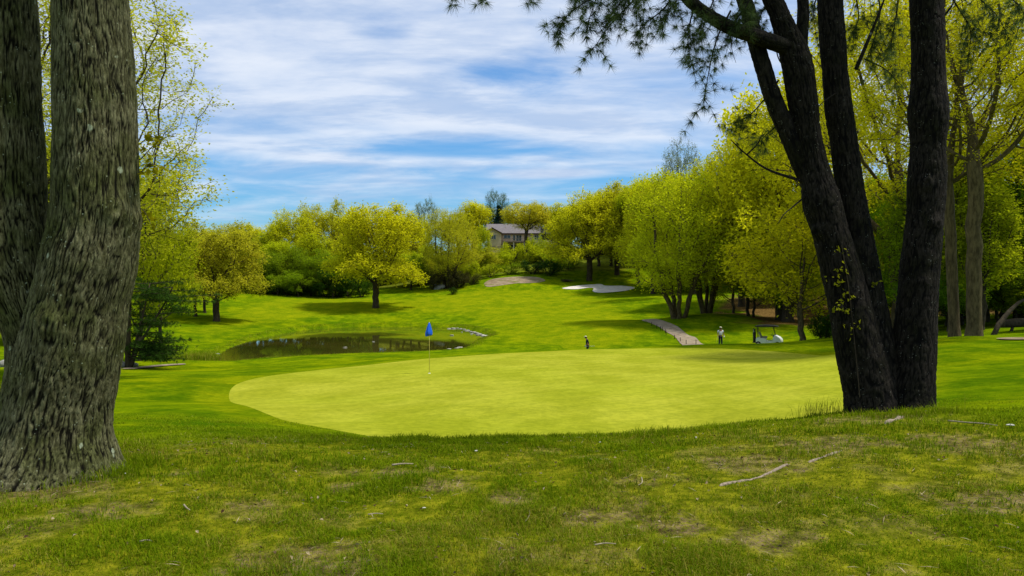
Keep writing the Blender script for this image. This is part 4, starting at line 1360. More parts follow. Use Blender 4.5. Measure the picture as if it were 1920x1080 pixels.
L = (0.028 + 0.040 * sstep(den, 0.4, 0.7) + 0.040 * sstep(tuft, .5, .68)) * rng.uniform(0.55, 1.35, len(x)) * (1 - 0.45 * sstep(r, 11, 14)) + crest * 0.045 * rng.uniform(0.2, 1.2, len(x)) + mapleg * .07 * rng.uniform(0, 1, len(x))
w = 0.0040 * np.clip(r / 5.0, 0.8, 2.6) * rng.uniform(0.7, 1.3, len(x))
gr = fbm(x * 0.8, y * 0.8, octaves=3, seed=57)
dryp = np.clip(ut * (0.36 - 0.6 * sstep(gr, 0.44, 0.62) - 0.3 * crest - .5 * mapleg) + 0.25 * so + 0.03, 0.02, 0.9)
dry = (rng.uniform(0, 1, len(x)) < dryp) * rng.uniform(0.4, 1.0, len(x))
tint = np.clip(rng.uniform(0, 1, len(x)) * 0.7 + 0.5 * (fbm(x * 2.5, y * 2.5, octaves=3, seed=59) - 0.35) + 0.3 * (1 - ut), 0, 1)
v, q, t, ti, dr = blades(x, y, L, w, tint, dry, rng, 0.9)
lawn = link('lawn_grass', make_mesh('lawn_grass', v, [q, t], mB, False, {'tint': ti, 'dry': dr}))
tag(lawn, 'short patchy grass covering the shaded mound in front', 'grass', kind='stuff')


def tall_grass(name, centres, label, group, n, hmin, hmax, spread, dry=0.3):
    for (px, py) in centres:
        c_ = on_ground(px, py)
        x = c_[0] + rng.normal(0, spread, n); y = c_[1] + rng.normal(0, spread * .6, n)
        L = rng.uniform(hmin, hmax, n)
        v, q, t, ti, dr = blades(x, y, L, np.full(n, 0.005), rng.uniform(0.1, .8, n), (rng.uniform(0, 1, n) < dry) * 0.8, rng, 0.35)
        o = link(name, make_mesh(name, v - c_, [q, t], mB, False, {'tint': ti, 'dry': dr}), None, c_)
        tag(o, label, 'grass', group, 'stuff')


tall_grass('grass_clump', ((1548, 772), (1520, 782)), 'tall thin seeding grass stalks beside the pine base', 'seeding grass beside the pine', 60, .12, .34, .16)
tall_grass('grass_clump', ((1765, 778), (1790, 776)), 'sparse tall grass stalks growing on the lawn side of the pine', 'sparse grass stalks by the pine', 26, .1, .3, .16)
tall_grass('grass_tuft', ((240, 880), (222, 892), (262, 872)), 'thick blue-green grass tuft against the maple root', 'grass tufts against the maple root', 240, .06, .17, .11, 0.0)
tall_grass('grass_tuft', ((250, 895), (130, 905), (1750, 775), (1590, 775), (1620, 780), (1655, 783), (1700, 783), (1728, 780), (60, 915), (180, 902)), 'rank grass tuft growing against a trunk base', 'grass tufts at the trunk bases', 150, .05, .14, .13, .1)

# fallen twigs, chips and stones
mTw = plain('dry_twig', (0.30, 0.25, 0.17), 0.85, 0.1, 0.3, 40.0)
mCh = plain('pale_chip', (0.55, 0.52, 0.46), 0.8, 0.1, 0.15, 40.0)
for keys, r0, lab in ((((1778, 794), (1810, 797), (1840, 799), (1870, 803)), .009, 'long pale fallen stick lying in the grass right of the pine'),
                      (((345, 954), (350, 960), (356, 964)), .007, 'short white stick on the shaded grass below the maple'),
                      (((690, 972), (705, 970), (718, 971)), .005, 'thin straight dry twig lying across the shaded mossy grass'),
                      (((993, 965), (992, 975), (985, 985)), .005, 'small bent dry twig left of the bare soil patch'),
                      (((1203, 902), (1204, 911), (1197, 916)), .006, 'curled dry twig on worn ground below the crest'),
                      (((262, 1024), (285, 1023)), .006, 'short brown twig lying low on the mossy grass'),
                      (((1115, 1030), (1155, 1028)), .005, 'long thin pale twig below the bare soil patch'),
                      (((735, 878), (775, 876)), .009, 'dark dry twig on the worn ground near the crest')):
    P = [on_ground(*k) for k in keys]
    if len(P) < 3:
        P = [P[0], (P[0] + P[1]) / 2 + np.array([0, .01, .004]), P[1]]
    pl = catmull(P, 12); pl[:, 2] += r0 + 0.022
    o0 = pl[0].copy()
    tag(link('fallen_twig', MB().tube(pl - o0, np.linspace(r0, r0 * .5, 12), 6).mesh('fallen_twig', mTw, True), None, o0), lab, 'twig')


# dead leaves, needles and bits on the shaded turf
rng = np.random.default_rng(314)
n = 5200
r = 3.0 + 6.8 * rng.uniform(0, 1, n) ** 0.8
a = np.radians(rng.uniform(-41, 41, n))
x, y = r * np.sin(a), r * np.cos(a)
kp = rng.uniform(0, 1, n) < 0.18 + 0.8 * soil_mask(x, y) + 0.5 * sstep(fbm(x * 1.5, y * 1.5, octaves=3, seed=71), .5, .7)
x, y = x[kp], y[kp]
P = np.column_stack([x, y, ground_z(x, y) + rng.uniform(.004, .028, len(x))])
isn = rng.uniform(0, 1, len(x)) < .6
v1, q1 = leaves_at(P[isn], 0.10, rng, 2.5, 0.05, None, 0.01)
v2, q2 = leaves_at(P[~isn], 0.032, rng, 1.2, 0.6, None, 0.2)
mLit, N = new_mat('dead_litter')
tt_ = N.node('ShaderNodeAttribute', attribute_name='tint').outputs['Fac']
out(N, bsdf(N, N.mix(tt_, (0.07, 0.035, 0.014), (0.42, 0.34, 0.20)), 0.9, 0.1))
lit = link('dead_litter', make_mesh('dead_litter', np.vstack([v1, v2]), [np.vstack([q1, q2 + len(v1)])], mLit, False, {'tint': np.repeat(rng.uniform(0, 1, len(P)) ** 1.6, 4)}))
tag(lit, 'scattered dead needles and leaf bits on the shaded turf', 'litter', kind='stuff')


def rock_mesh(seed, mat, sub=3, flat=0.7, rough=0.28):
    import bmesh
    bm = bmesh.new()
    bmesh.ops.create_icosphere(bm, subdivisions=sub, radius=1.0)
    for v_ in bm.verts:
        c_ = v_.co
        k_ = np.array([c_.x]), np.array([c_.y]), np.array([c_.z])
        f_ = 1 + rough * 2 * (float(vnoise(k_[0] * 1.4 + 9, k_[1] * 1.4, k_[2] * 1.4, seed)[0]) - .5) + rough * .8 * (float(vnoise(k_[0] * 3.4, k_[1] * 3.4, k_[2] * 3.4, seed + 1)[0]) - .5)
        v_.co = c_ * f_
        v_.co.z *= flat
    me = bpy.data.meshes.new('rock')
    bm.to_mesh(me); bm.free()
    me.materials.append(mat)
    me.polygons.foreach_set('use_smooth', [True] * len(me.polygons))
    return me


mRock = plain('grey_rock', (0.23, 0.22, 0.19), 0.9, 0.1, 0.45, 3.0)
mPale = plain('pale_rock', (0.42, 0.40, 0.34), 0.9, 0.1, 0.3, 2.0)
chip = rock_mesh(3, mCh, 2, .45)
for px, py, s_, lab in ((893, 850, .022, 'small white chip lying on the grassy crest before the green'), (1305, 824, .02, 'tiny white petal-like chip on the crest grass below the green'),
                        (235, 893, .018, 'tiny white pebble beside the maple root tuft'), (1894, 803, .05, 'pale grey stone lying beyond the long fallen stick'),
                        (1125, 833, .015, 'tiny cream chip on the crest edge of the shaded grass'), (795, 958, .016, 'tiny pale chip among mossy grass under the trees')):
    p = on_ground(px, py, up=s_ * .3 + .02)
    o = tag(link('pale_stone', chip, None, p), lab, 'stone')
    s_ *= .6
    o.scale = (s_ * 1.3, s_, s_ * .8); o.rotation_euler = (0, 0, px)

# ------------------------------------------------------------------ house on the hill
HD = 205.0
U_ = HD / FPX
hx, hz = (913 - 960) / FPX * HD, EYE + (540 - 474) / FPX * HD
mWall = plain('tan_siding', (0.52, 0.44, 0.29), 0.85, 0.1, 0.08, 1.0)
mWall2 = plain('cream_siding', (0.54, 0.45, 0.36), 0.85, 0.1, 0.08, 1.0)
mTrim = plain('brown_trim', (0.075, 0.045, 0.035), 0.7, 0.2, 0.1)
mRoof, N = new_mat('grey_shingle_roof')
t = N.node('ShaderNodeTexCoord').outputs['Object']
bk = N.node('ShaderNodeTexBrick', ins={'Vector': N.mapping(t, scale=(1, 1, 1), rot=(rad(90), 0, 0)), 'Color1': (0.17, 0.15, 0.15, 1), 'Color2': (0.22, 0.20, 0.20, 1), 'Mortar': (0.10, 0.09, 0.09, 1), 'Scale': 2.0})
out(N, bsdf(N, bk.outputs[0], 0.9, 0.1))
mGlass, N = new_mat('dark_window_glass')
out(N, bsdf(N, (0.02, 0.03, 0.035), 0.08, 0.6))
mFrame = plain('pale_window_frame', (0.50, 0.48, 0.42), 0.6, 0.2, 0.05)
mDeck = plain('weathered_deck_wood', (0.22, 0.17, 0.12), 0.85, 0.1, 0.2)
mScreen = plain('dark_porch_screen', (0.012, 0.018, 0.022), 0.5, 0.3, 0.2)

house = empty('hillside_house', (hx, HD, hz), 0, 'tan two-storey house with grey roof and deck among the hilltop trees', 'house')


def hb(name, mat, *boxes, parent=None):
    m = MB()
    for b_ in boxes:
        m.box(*b_)
    return link(name, m.mesh(name, mat), parent or house)


# gable wing 4 m wide, main block set back, porch at the far end
gw_, main_r = 27 * U_, 100 * U_
yb = 7.0
wing = MB().prism([(0, -3), (gw_, -3), (gw_, 5.35), (1.45, 6.75), (0, 6.0)], 0.0, yb)
link('wing_wall', wing.mesh('wing_wall', mWall), house)
link('main_wall', MB().box((gw_ + (main_r - gw_) / 2 + .003, 1.6 + yb / 2, 1.3), (main_r - gw_, yb, 8.5)).mesh('main_wall', mWall2), house)
link('porch_wall', MB().box((main_r + 2.45, 3.6 + yb / 2, 1.4), (4.9, yb, 8.2)).mesh('porch_wall', mWall2), house)
# roofs (slabs with thickness)
def slab(name, quad, th, mat, parent=None):
    q_ = np.array(quad, float)
    n_ = np.cross(q_[1] - q_[0], q_[3] - q_[0]); n_ = n_ / np.linalg.norm(n_)
    m = MB().add(np.vstack([q_, q_ - n_ * th]), [[0, 1, 2, 3], [7, 6, 5, 4], [0, 4, 5, 1], [1, 5, 6, 2], [2, 6, 7, 3], [3, 7, 4, 0]])
    return link(name, m.mesh(name, mat), parent or house)


slab('roof', [(-.35, -.45, 5.85), (1.45, -.45, 6.95), (1.45, 5.0, 6.95), (-.35, 5.0, 5.85)], .18, mRoof)
slab('roof', [(1.45, -.45, 6.95), (gw_ + .3, -.45, 5.42), (gw_ + .3, 4.2, 5.42), (1.45, 4.2, 6.95)], .18, mRoof)
slab('main_roof', [(-.4, 1.2, 5.5), (main_r + .2, 1.2, 5.5), (main_r + .2, 5.4, 8.4), (-.4, 5.4, 8.4)], .22, mRoof)
slab('main_roof', [(-.4, 5.4, 8.4), (main_r + .2, 5.4, 8.4), (main_r + .2, 9.4, 5.6), (-.4, 9.4, 5.6)], .22, mRoof)
slab('porch_roof', [(main_r + .25, 3.0, 5.6), (main_r + 5.4, 3.0, 5.6), (main_r + 5.4, 7.2, 7.6), (main_r + .25, 7.2, 7.6)], .2, mRoof)
# fascias
hb('fascia', mTrim, ((gw_ + (main_r - gw_) / 2 + .3, 1.12, 5.33), (main_r - gw_ + .1, .12, .34)))
f1 = MB().add([(-.38, -.5, 5.56), (-.38, -.5, 5.86), (1.45, -.5, 6.98), (1.45, -.5, 6.62), (-.38, -.46, 5.56), (-.38, -.46, 5.86), (1.45, -.46, 6.98), (1.45, -.46, 6.62)], [[0, 1, 2, 3], [7, 6, 5, 4], [0, 4, 5, 1], [1, 5, 6, 2], [2, 6, 7, 3], [3, 7, 4, 0]])
link('fascia', f1.mesh('fascia', mTrim), house)
f2 = MB().add([(1.45, -.503, 6.62), (1.45, -.503, 6.98), (gw_ + .33, -.503, 5.45), (gw_ + .33, -.503, 5.10), (1.45, -.463, 6.62), (1.45, -.463, 6.98), (gw_ + .33, -.463, 5.45), (gw_ + .33, -.463, 5.10)], [[0, 1, 2, 3], [7, 6, 5, 4], [0, 4, 5, 1], [1, 5, 6, 2], [2, 6, 7, 3], [3, 7, 4, 0]])
link('fascia', f2.mesh('fascia', mTrim), house)
hb('wall_band', mTrim, ((gw_ / 2, -.02, 1.62), (gw_ + .02, .05, .12)))
hb('corner_post', mTrim, ((gw_ + .06, .9, 1.2), (.2, .25, 8.0)))


def window(x0, x1, z0, z1, y, mull=1):
    w = link('window', MB().box(((x0 + x1) / 2, y - .02, (z0 + z1) / 2), (x1 - x0, .06, z1 - z0)).mesh('window_glass', mGlass), house)
    m = MB()
    for x in (x0, x1):
        m.box((x, y - .05, (z0 + z1) / 2), (.12, .1, z1 - z0 + .12))
    for z in (z0, z1):
        m.box(((x0 + x1) / 2, y - .045, z), (x1 - x0 - .124, .1, .12))
    for k in range(mull):
        m.box((x0 + (x1 - x0) * (k + 1) / (mull + 1), y - .047, (z0 + z1) / 2), (.08, .09, z1 - z0 - .124))
    link('frame', m.mesh('window_frame', mFrame), w)
    return w


window(.65, 2.45, 3.7, 4.95, 0.0, 2)
window(gw_ + .65, gw_ + 2.5, 3.9, 5.0, 1.6, 1)
window(gw_ + 3.2, gw_ + 3.85, 3.4, 5.0, 1.6, 0)
window(gw_ + 4.1, gw_ + 5.6, 3.3, 5.0, 1.6, 1)
window(main_r - 1.6, main_r - .3, 3.7, 5.0, 1.6, 1)
hb('porch_screen', mScreen, ((main_r + 2.3, 3.56, 4.55), (3.8, .06, 1.6)))
hb('porch_post', mFrame, ((main_r + .2, 3.4, 3.4), (.4, .4, 4.0)))
hb('porch_post', mFrame, ((main_r + 4.5, 3.4, 3.4), (.3, .4, 4.0)))
# deck
dk = hb('deck', mDeck, ((gw_ + 4.6, .4, 2.95), (8.6, 2.3, .25)))
hb('rail', mDeck, ((gw_ + 4.6, -.72, 4.0), (8.6, .1, .1)), ((gw_ + 4.6, -.72, 3.2), (8.6, .1, .1)), parent=dk)
for k in range(28):
    hb('baluster', mDeck, ((gw_ + .4 + k * .31, -.72, 3.6), (.06, .06, .7)), parent=dk)
for xk in (gw_ + .5, gw_ + 3.4, gw_ + 6.3, gw_ + 8.7):
    hb('deck_post', mFrame, ((xk, -.6, 1.0), (.26, .26, 3.65)), parent=dk)
hb('lower_wall', mScreen, ((gw_ + 4.5, 1.57, .9), (7.4, .04, 2.6)))

# ------------------------------------------------------------------ flagstick
fx, fd = (805 - 960) / FPX * 30.6, 30.6
fz = gz(fx, fd) + 0.02
flag = empty('golf_flag', (fx, fd, fz), 0, 'blue flag drooping on a thin yellow flagstick in the green', 'flag')
mPole = plain('yellow_flagstick', (0.50, 0.42, 0.10), 0.5, 0.3, 0.05)
mFlag = plain('blue_flag_cloth', (0.010, 0.10, 0.62), 0.7, 0.2, 0.1, 8)
mCup = plain('white_cup', (0.75, 0.75, 0.70), 0.6, 0.2, 0.05)
link('pole', MB().tube([(0, 0, -.1), (0, 0, 1.0), (0, 0, 2.12)], [.011, .010, .009], 8).mesh('pole', mPole, True), flag)
nu, nv2 = 22, 16
uu, vv_ = np.meshgrid(np.linspace(0, 1, nu), np.linspace(0, 1, nv2), indexing='ij')
# limp cloth: free corner hangs down, folded back and forth about the pole
ang = uu * 9.0
wd = 0.02 + 0.17 * vv_ ** 0.8 * (1 - 0.25 * sstep(vv_, .75, 1.0))
fxx = np.cos(ang + .5) * wd * (0.35 + .65 * uu) - 0.005
fyy = np.sin(ang * 1.3) * wd * .75
fzz = 2.10 - vv_ * 0.44 - uu * (0.12 * vv_) - 0.03 * uu
P = np.stack([fxx, fyy, fzz], -1).reshape(-1, 3)
iq = np.arange(nu - 1)[:, None] * nv2 + np.arange(nv2 - 1)[None, :]
q = np.stack([iq, iq + nv2, iq + nv2 + 1, iq + 1], -1).reshape(-1, 4)
fo = link('flag_cloth', make_mesh('flag_cloth', P, [q], mFlag, True), flag)
sol = fo.modifiers.new('thickness', 'SOLIDIFY'); sol.thickness = .004
link('cup_rim', MB().tube([(0, 0, -.05), (0, 0, 0.004), (0, 0, .012)], [.056, .056, .05], 16).mesh('cup_rim', mCup, True), flag)

# ------------------------------------------------------------------ people
def skin_obj(name, joints, edges, mat, parent, root=0, sub=2):
    me = bpy.data.meshes.new(name)
    me.from_pydata([j[0] for j in joints], edges, [])
    o = bpy.data.objects.new(name, me)
    COL.objects.link(o)
    o.parent = parent
    o.modifiers.new('skin', 'SKIN')
    if not me.skin_vertices:
        me.attributes.update() if hasattr(me.attributes, 'update') else None
    sv = me.skin_vertices[0].data
    for i, j in enumerate(joints):
        r_x = j[1]
        sv[i].radius = (r_x, r_x) if not isinstance(r_x, tuple) else r_x
        sv[i].use_root = (i == root)
    ss = o.modifiers.new('sub', 'SUBSURF'); ss.levels = sub; ss.render_levels = sub
    o.modifiers['skin'].use_smooth_shade = True
    me.materials.append(mat)
    return o


mSkin = plain('skin', (0.32, 0.17, 0.10), 0.6, 0.3, 0.08)
mSkin2 = plain('tanned_skin', (0.24, 0.12, 0.07), 0.6, 0.3, 0.08)
mWhite = plain('white_polo', (0.62, 0.64, 0.70), 0.8, 0.1, 0.04)
mNavy = plain('navy_trousers', (0.012, 0.018, 0.05), 0.85, 0.1, 0.2)
mDark = plain('dark_teal_shirt', (0.008, 0.018, 0.022), 0.85, 0.1, 0.2)
mShort = plain('dark_shorts', (0.02, 0.02, 0.025), 0.85, 0.1, 0.2)
mCap = plain('cream_cap', (0.50, 0.48, 0.30), 0.8, 0.1, 0.05)
mHair = plain('dark_hair', (0.015, 0.011, 0.008), 0.7, 0.2, 0.2)
mSteel = plain('club_steel', (0.45, 0.46, 0.40), 0.35, 0.5, 0.05, metal=0.6)
mGrip = plain('yellow_shaft', (0.50, 0.50, 0.08), 0.6, 0.3, 0.05)
mShoe = plain('white_shoe', (0.55, 0.55, 0.55), 0.7, 0.2, 0.05)


def hand(J, E, wrist, d, side, curl=0.5):
    """adds palm and five fingers to joint / edge lists; d = direction the hand points"""
    d = np.asarray(d, float) / np.linalg.norm(d)
    s_ = np.cross(d, [0, 1, 0]); s_ = s_ / (np.linalg.norm(s_) + 1e-9)
    n_ = np.cross(s_, d)
    w = np.asarray(J[wrist][0])
    palm = len(J); J.append((tuple(w + d * .06), (.030, .018))); E.append((wrist, palm))
    for k, ln in enumerate((.075, .085, .08, .062)):
        b = w + d * .10 + n_ * (k - 1.5) * .021
        m = b + d * ln * .5 + s_ * side * curl * .012
        t_ = m + d * ln * .42 * (1 - curl * .4) + s_ * side * curl * .035
        i = len(J)
        J += [(tuple(b), .0095), (tuple(m), .0085), (tuple(t_), .007)]
        E += [(palm, i), (i, i + 1), (i + 1, i + 2)]
    b = w + d * .045 + n_ * -.035
    i = len(J)
    J += [(tuple(b), .010), (tuple(b + d * .035 + n_ * -.012 + s_ * side * .015), .0085)]
    E += [(palm, i), (i, i + 1)]


def person(name, loc, rz, label, J, arms, shirt, shirt_m, trousers, trousers_m, head, capdir, skin, beard=True, hat=mCap):
    p = empty(name, loc, rz, label, 'person')
    hx_, hy_, hz_ = head
    joints = list(J)
    edges = []
    # 0 pelvis 1 waist 2 chest 3 neck base 4 neck 5 chin 6 face 7 crown | 8-11 right leg | 12-15 left leg
    edges += [(0, 1), (1, 2), (2, 3), (3, 4), (4, 5), (5, 6), (6, 7)]
    edges += [(0, 8), (8, 9), (9, 10), (10, 11), (0, 12), (12, 13), (13, 14), (14, 15)]
    for arm, side in zip(arms, (-1, 1)):
        i = len(joints)
        joints += arm
        edges += [(2, i), (i, i + 1), (i + 1, i + 2)]
        w = i + 2
        hand(joints, edges, w, np.asarray(joints[w][0]) - np.asarray(joints[w - 1][0]), side)
    body = skin_obj('body', joints, edges, skin, p)
    sj, se = shirt
    skin_obj('shirt', sj, se, shirt_m, p)
    tj, te = trousers
    skin_obj('trousers', tj, te, trousers_m, p)
    # cap: domed crown with a bill
    m = MB()
    rings = [(0.0, .103), (.03, .104), (.06, .095), (.085, .07), (.1, .03), (.103, .004)]
    m.tube([(hx_, hy_, hz_ + .015 + a) for a, _ in rings], [b for _, b in rings], 16)
    cd = np.array([capdir[0], capdir[1]]); cd = cd / np.linalg.norm(cd); sd = np.array([-cd[1], cd[0]])
    bill = []
    for k in range(9):
        a = -1.1 + 2.2 * k / 8
        e = cd * (.09 + .095 * math.cos(a * .9)) + sd * .085 * math.sin(a) / math.sin(1.1)
        i_ = cd * .07 * math.cos(a) + sd * .085 * math.sin(a) / math.sin(1.1)
        bill += [(hx_ + i_[0], hy_ + i_[1], hz_ + .03), (hx_ + e[0], hy_ + e[1], hz_ + .015)]
    bill = np.array(bill)
    nb_ = len(bill)
    m.add(np.vstack([bill, bill - [0, 0, .006]]), [[2 * k, 2 * k + 1, 2 * k + 3, 2 * k + 2] for k in range(8)] + [[nb_ + 2 * k, nb_ + 2 * k + 2, nb_ + 2 * k + 3, nb_ + 2 * k + 1] for k in range(8)] + [[2 * k + 1, nb_ + 2 * k + 1, nb_ + 2 * k + 3, 2 * k + 3] for k in range(8)])
    link('cap', m.mesh('cap', hat, True), p)
    # hair at the back and sides, and the face's nose, eyes, ears
    hm = MB()
    hm.tube([(hx_ - cd[0] * .03, hy_ - cd[1] * .03, hz_ - .075), (hx_ - cd[0] * .028, hy_ - cd[1] * .028, hz_ - .03), (hx_ - cd[0] * .02, hy_ - cd[1] * .02, hz_ + .02)], [.075, .093, .095], 14)
    link('hair', hm.mesh('hair', mHair, True), p)
    if beard:
        bm_ = MB().tube([(hx_ + cd[0] * .045, hy_ + cd[1] * .045, hz_ - .14), (hx_ + cd[0] * .05, hy_ + cd[1] * .05, hz_ - .11), (hx_ + cd[0] * .035, hy_ + cd[1] * .035, hz_ - .07)], [.035, .060, .062], 12)
        link('beard', bm_.mesh('beard', mHair, True), p)
    fm = MB()
    fm.tube([(hx_ + cd[0] * .085, hy_ + cd[1] * .085, hz_ - .005), (hx_ + cd[0] * .115, hy_ + cd[1] * .115, hz_ - .045), (hx_ + cd[0] * .085, hy_ + cd[1] * .085, hz_ - .055)], [.008, .014, .008], 8)
    link('nose', fm.mesh('nose', skin, True), p)
    for s_ in (-1, 1):
        ex = np.array([hx_, hy_]) + cd * .088 + sd * s_ * .032
        link('eye', MB().tube([(ex[0], ex[1], hz_ - .022), (ex[0], ex[1], hz_ - .012), (ex[0], ex[1], hz_ - .002)], [.004, .010, .004], 8).mesh('eye', mHair, True), p)
        ea = np.array([hx_, hy_]) + sd * s_ * .093
        link('ear', MB().tube([(ea[0], ea[1], hz_ - .05), (ea[0], ea[1], hz_ - .02), (ea[0], ea[1], hz_ + .01)], [.008, .018, .010], 8).mesh('ear', skin, True), p)
    return p


def legs(zf=0.0, spread=.10):
    return [((-spread, 0, .86), .085), ((-spread - .01, -.01, .49), .06), ((-spread - .02, .01, .10), .043), ((-spread - .025, -.14, .04), .035),
            ((spread, 0, .86), .085), ((spread + .01, -.01, .49), .06), ((spread + .02, .01, .10), .043), ((spread + .025, -.14, .04), .035)]


# man in the white polo, standing and facing us, putter in one hand, white glove on the other
x1 = (1351 - 960) / FPX * 68
z1 = gz(x1, 68)
torso = [((0, 0, .95), (.145, .105)), ((0, 0, 1.13), (.135, .10)), ((0, 0, 1.36), (.165, .11)), ((0, .0, 1.47), (.08, .07)), ((0, -.005, 1.53), .055), ((0, -.02, 1.575), .062), ((0, -.015, 1.66), (.082, .09)), ((0, -.01, 1.74), .065)]
arms = [[((-.205, 0, 1.40), .055), ((-.265, .01, 1.14), .044), ((-.275, -.06, .90), .030)], [((.205, 0, 1.40), .055), ((.275, .02, 1.14), .044), ((.30, -.06, .90), .030)]]
shirt = ([((0, 0, .93), (.165, .125)), ((0, 0, 1.13), (.158, .122)), ((0, 0, 1.36), (.185, .13)), ((0, 0, 1.47), (.10, .085)), ((-.205, 0, 1.40), .075), ((-.25, .005, 1.21), .068), ((.205, 0, 1.40), .075), ((.258, .01, 1.21), .068)],
         [(0, 1), (1, 2), (2, 3), (2, 4), (4, 5), (2, 6), (6, 7)])
trs = ([((0, 0, .97), (.155, .115)), ((-.10, 0, .86), .105), ((-.11, -.01, .49), .080), ((-.12, .01, .09), .068), ((.10, 0, .86), .105), ((.11, -.01, .49), .080), ((.12, .01, .09), .068)], [(0, 1), (1, 2), (2, 3), (0, 4), (4, 5), (5, 6)])
man = person('person', (x1, 68, z1), 0.15, 'golfer in white polo and navy trousers standing with a club', torso + legs(), arms, shirt, mWhite, trs, mNavy, (0, -.015, 1.665), (.1, -1), mSkin)
link('glove', MB().tube([(.303, -.075, .93), (.308, -.09, .86), (.31, -.10, .79)], [.036, .052, .035], 10).mesh('glove', plain('white_glove', (.7, .7, .68), .8, .1, .03), True), man)
for s_ in (-1, 1):
    link('shoe', MB().tube([(s_ * .125, .06, .05), (s_ * .127, -.05, .05), (s_ * .13, -.19, .04)], [.04, .05, .035], 10).mesh('shoe', mShoe, True), man)
# his putter leans from hand to turf
pp = empty('golf_club', (x1 - .42, 67.8, z1), 0, 'putter held upright in the white-shirted golfer hand', 'golf club')
link('shaft', MB().tube([(.13, .1, .92), (-.10, -.05, .04)], [.011, .008], 8).mesh('shaft', mGrip, True), pp)
link('club_head', MB().box((-.06, -.05, .03), (.12, .035, .05)).mesh('club_head', mSteel), pp)

# golfer in dark top seen from the side, bending a little over his ball, legs behind the brow of the green
x2 = (1102 - 960) / FPX * 63
z2 = gz(x2, 63)
torso2 = [((0, 0, .93), (.10, .14)), ((-.02, 0, 1.12), (.105, .135)), ((-.05, 0, 1.34), (.12, .16)), ((-.09, .0, 1.45), (.07, .075)), ((-.12, 0, 1.50), .055), ((-.16, 0, 1.54), .06), ((-.17, 0, 1.62), (.088, .08)), ((-.165, 0, 1.70), .062)]
legs2 = [((0, -.09, .85), .085), ((-.05, -.10, .48), .06), ((0, -.11, .10), .043), ((-.14, -.11, .04), .035), ((0, .09, .85), .085), ((-.05, .10, .48), .06), ((0, .11, .10), .043), ((-.14, .11, .04), .035)]
arms2 = [[((-.05, -.19, 1.37), .055), ((-.03, -.22, 1.11), .044), ((-.16, -.17, .92), .030)], [((-.05, .19, 1.37), .055), ((-.02, .22, 1.11), .044), ((-.15, .16, .92), .030)]]
shirt2 = ([((0, 0, .90), (.125, .16)), ((-.02, 0, 1.12), (.125, .155)), ((-.05, 0, 1.34), (.14, .18)), ((-.09, 0, 1.45), (.085, .09)), ((-.05, -.19, 1.37), .074), ((-.035, -.215, 1.17), .066), ((-.05, .19, 1.37), .074), ((-.03, .215, 1.17), .066)],
          [(0, 1), (1, 2), (2, 3), (2, 4), (4, 5), (2, 6), (6, 7)])
trs2 = ([((0, 0, .95), (.115, .15)), ((0, -.09, .85), .105), ((-.05, -.10, .50), .088), ((0, .09, .85), .105), ((-.05, .10, .50), .088)], [(0, 1), (1, 2), (0, 3), (3, 4)])
man2 = person('person', (x2, 63, z2), 0.0, 'golfer in dark shirt and pale cap in the hollow behind the green', torso2 + legs2, arms2, shirt2, mDark, trs2, mShort, (-.17, 0, 1.625), (-1, -.15), mSkin2, False)
link('glove', MB().tube([(-.165, -.165, .93), (-.19, -.16, .87), (-.20, -.15, .81)], [.034, .048, .034], 10).mesh('glove', bpy.data.materials['white_glove'], True), man2)
pc = empty('golf_club', (x2, 63, z2), 0, 'golf club carried level by the dark-shirted golfer', 'golf club')
link('shaft', MB().tube([(-.22, -.2, .86), (.50, -.24, .90)], [.009, .008], 8).mesh('shaft', mSteel, True), pc)
link('club_head', MB().box((.50, -.27, .88), (.05, .12, .07)).mesh('club_head', mSteel), pc)

# ------------------------------------------------------------------ golf cart
xc = (1440 - 960) / FPX * 67
zc_ = gz(xc, 67)
mCart = plain('white_cart_body', (0.66, 0.70, 0.70), 0.3, 0.5, 0.03)
mBlack = plain('black_plastic', (0.015, 0.015, 0.017), 0.5, 0.4, 0.1)
mSeat = plain('grey_seat_vinyl', (0.20, 0.19, 0.18), 0.6, 0.3, 0.1)
mTyre = plain('rubber_tyre', (0.02, 0.02, 0.02), 0.85, 0.2, 0.1)
mRim = plain('grey_rim', (0.4, 0.4, 0.42), 0.4, 0.5, 0.05)
cart = empty('golf_cart', (xc, 67, zc_), rad(-22), 'white golf cart with black roof parked by the wood', 'golf cart')
# front cowl: swept nose
prof = [(.42, .34), (.46, .82), (.58, 1.02), (.80, 1.0), (1.06, .88), (1.24, .68), (1.26, .46), (1.2, .34)]
m = MB()
for (w0, sc_) in ((-.56, 1.0),):
    ys = np.array([-.56, -.50, -.25, 0, .25, .50, .56])
    ins_ = np.array([.80, .94, 1.0, 1.02, 1.0, .94, .80])
    pr = np.array(prof); c0 = np.array([.42, .34])
    rows = [np.column_stack([c0[0] + (pr[:, 0] - c0[0]) * s_, np.full(len(pr), y_), c0[1] + (pr[:, 1] - c0[1]) * (0.85 + .15 * s_)]) for y_, s_ in zip(ys, ins_)]
    k = len(pr)
    q = [[a * k + b, a * k + (b + 1) % k, (a + 1) * k + (b + 1) % k, (a + 1) * k + b] for a in range(len(ys) - 1) for b in range(k)]
    m.add(np.vstack(rows), q)
    for a in (0, len(ys) - 1):
        cc = rows[a].mean(0)
        base = m.n
        m.add(np.vstack([rows[a], [cc]]), None, [[b, (b + 1) % k, k] for b in range(k)])
link('front_body', m.mesh('front_body', mCart, True), cart)
link('rear_body', MB().prism([(-1.02, .42), (-1.0, .70), (-.90, .78), (-.15, .72), (-.1, .30), (-.98, .30)], -.58, .58).mesh('rear_body', mCart), cart)
for y_ in (-.55, .55):
    link('side_skirt', MB().box((.17, y_, .40), (.60, .05, .20)).mesh('side_skirt', mCart), cart)
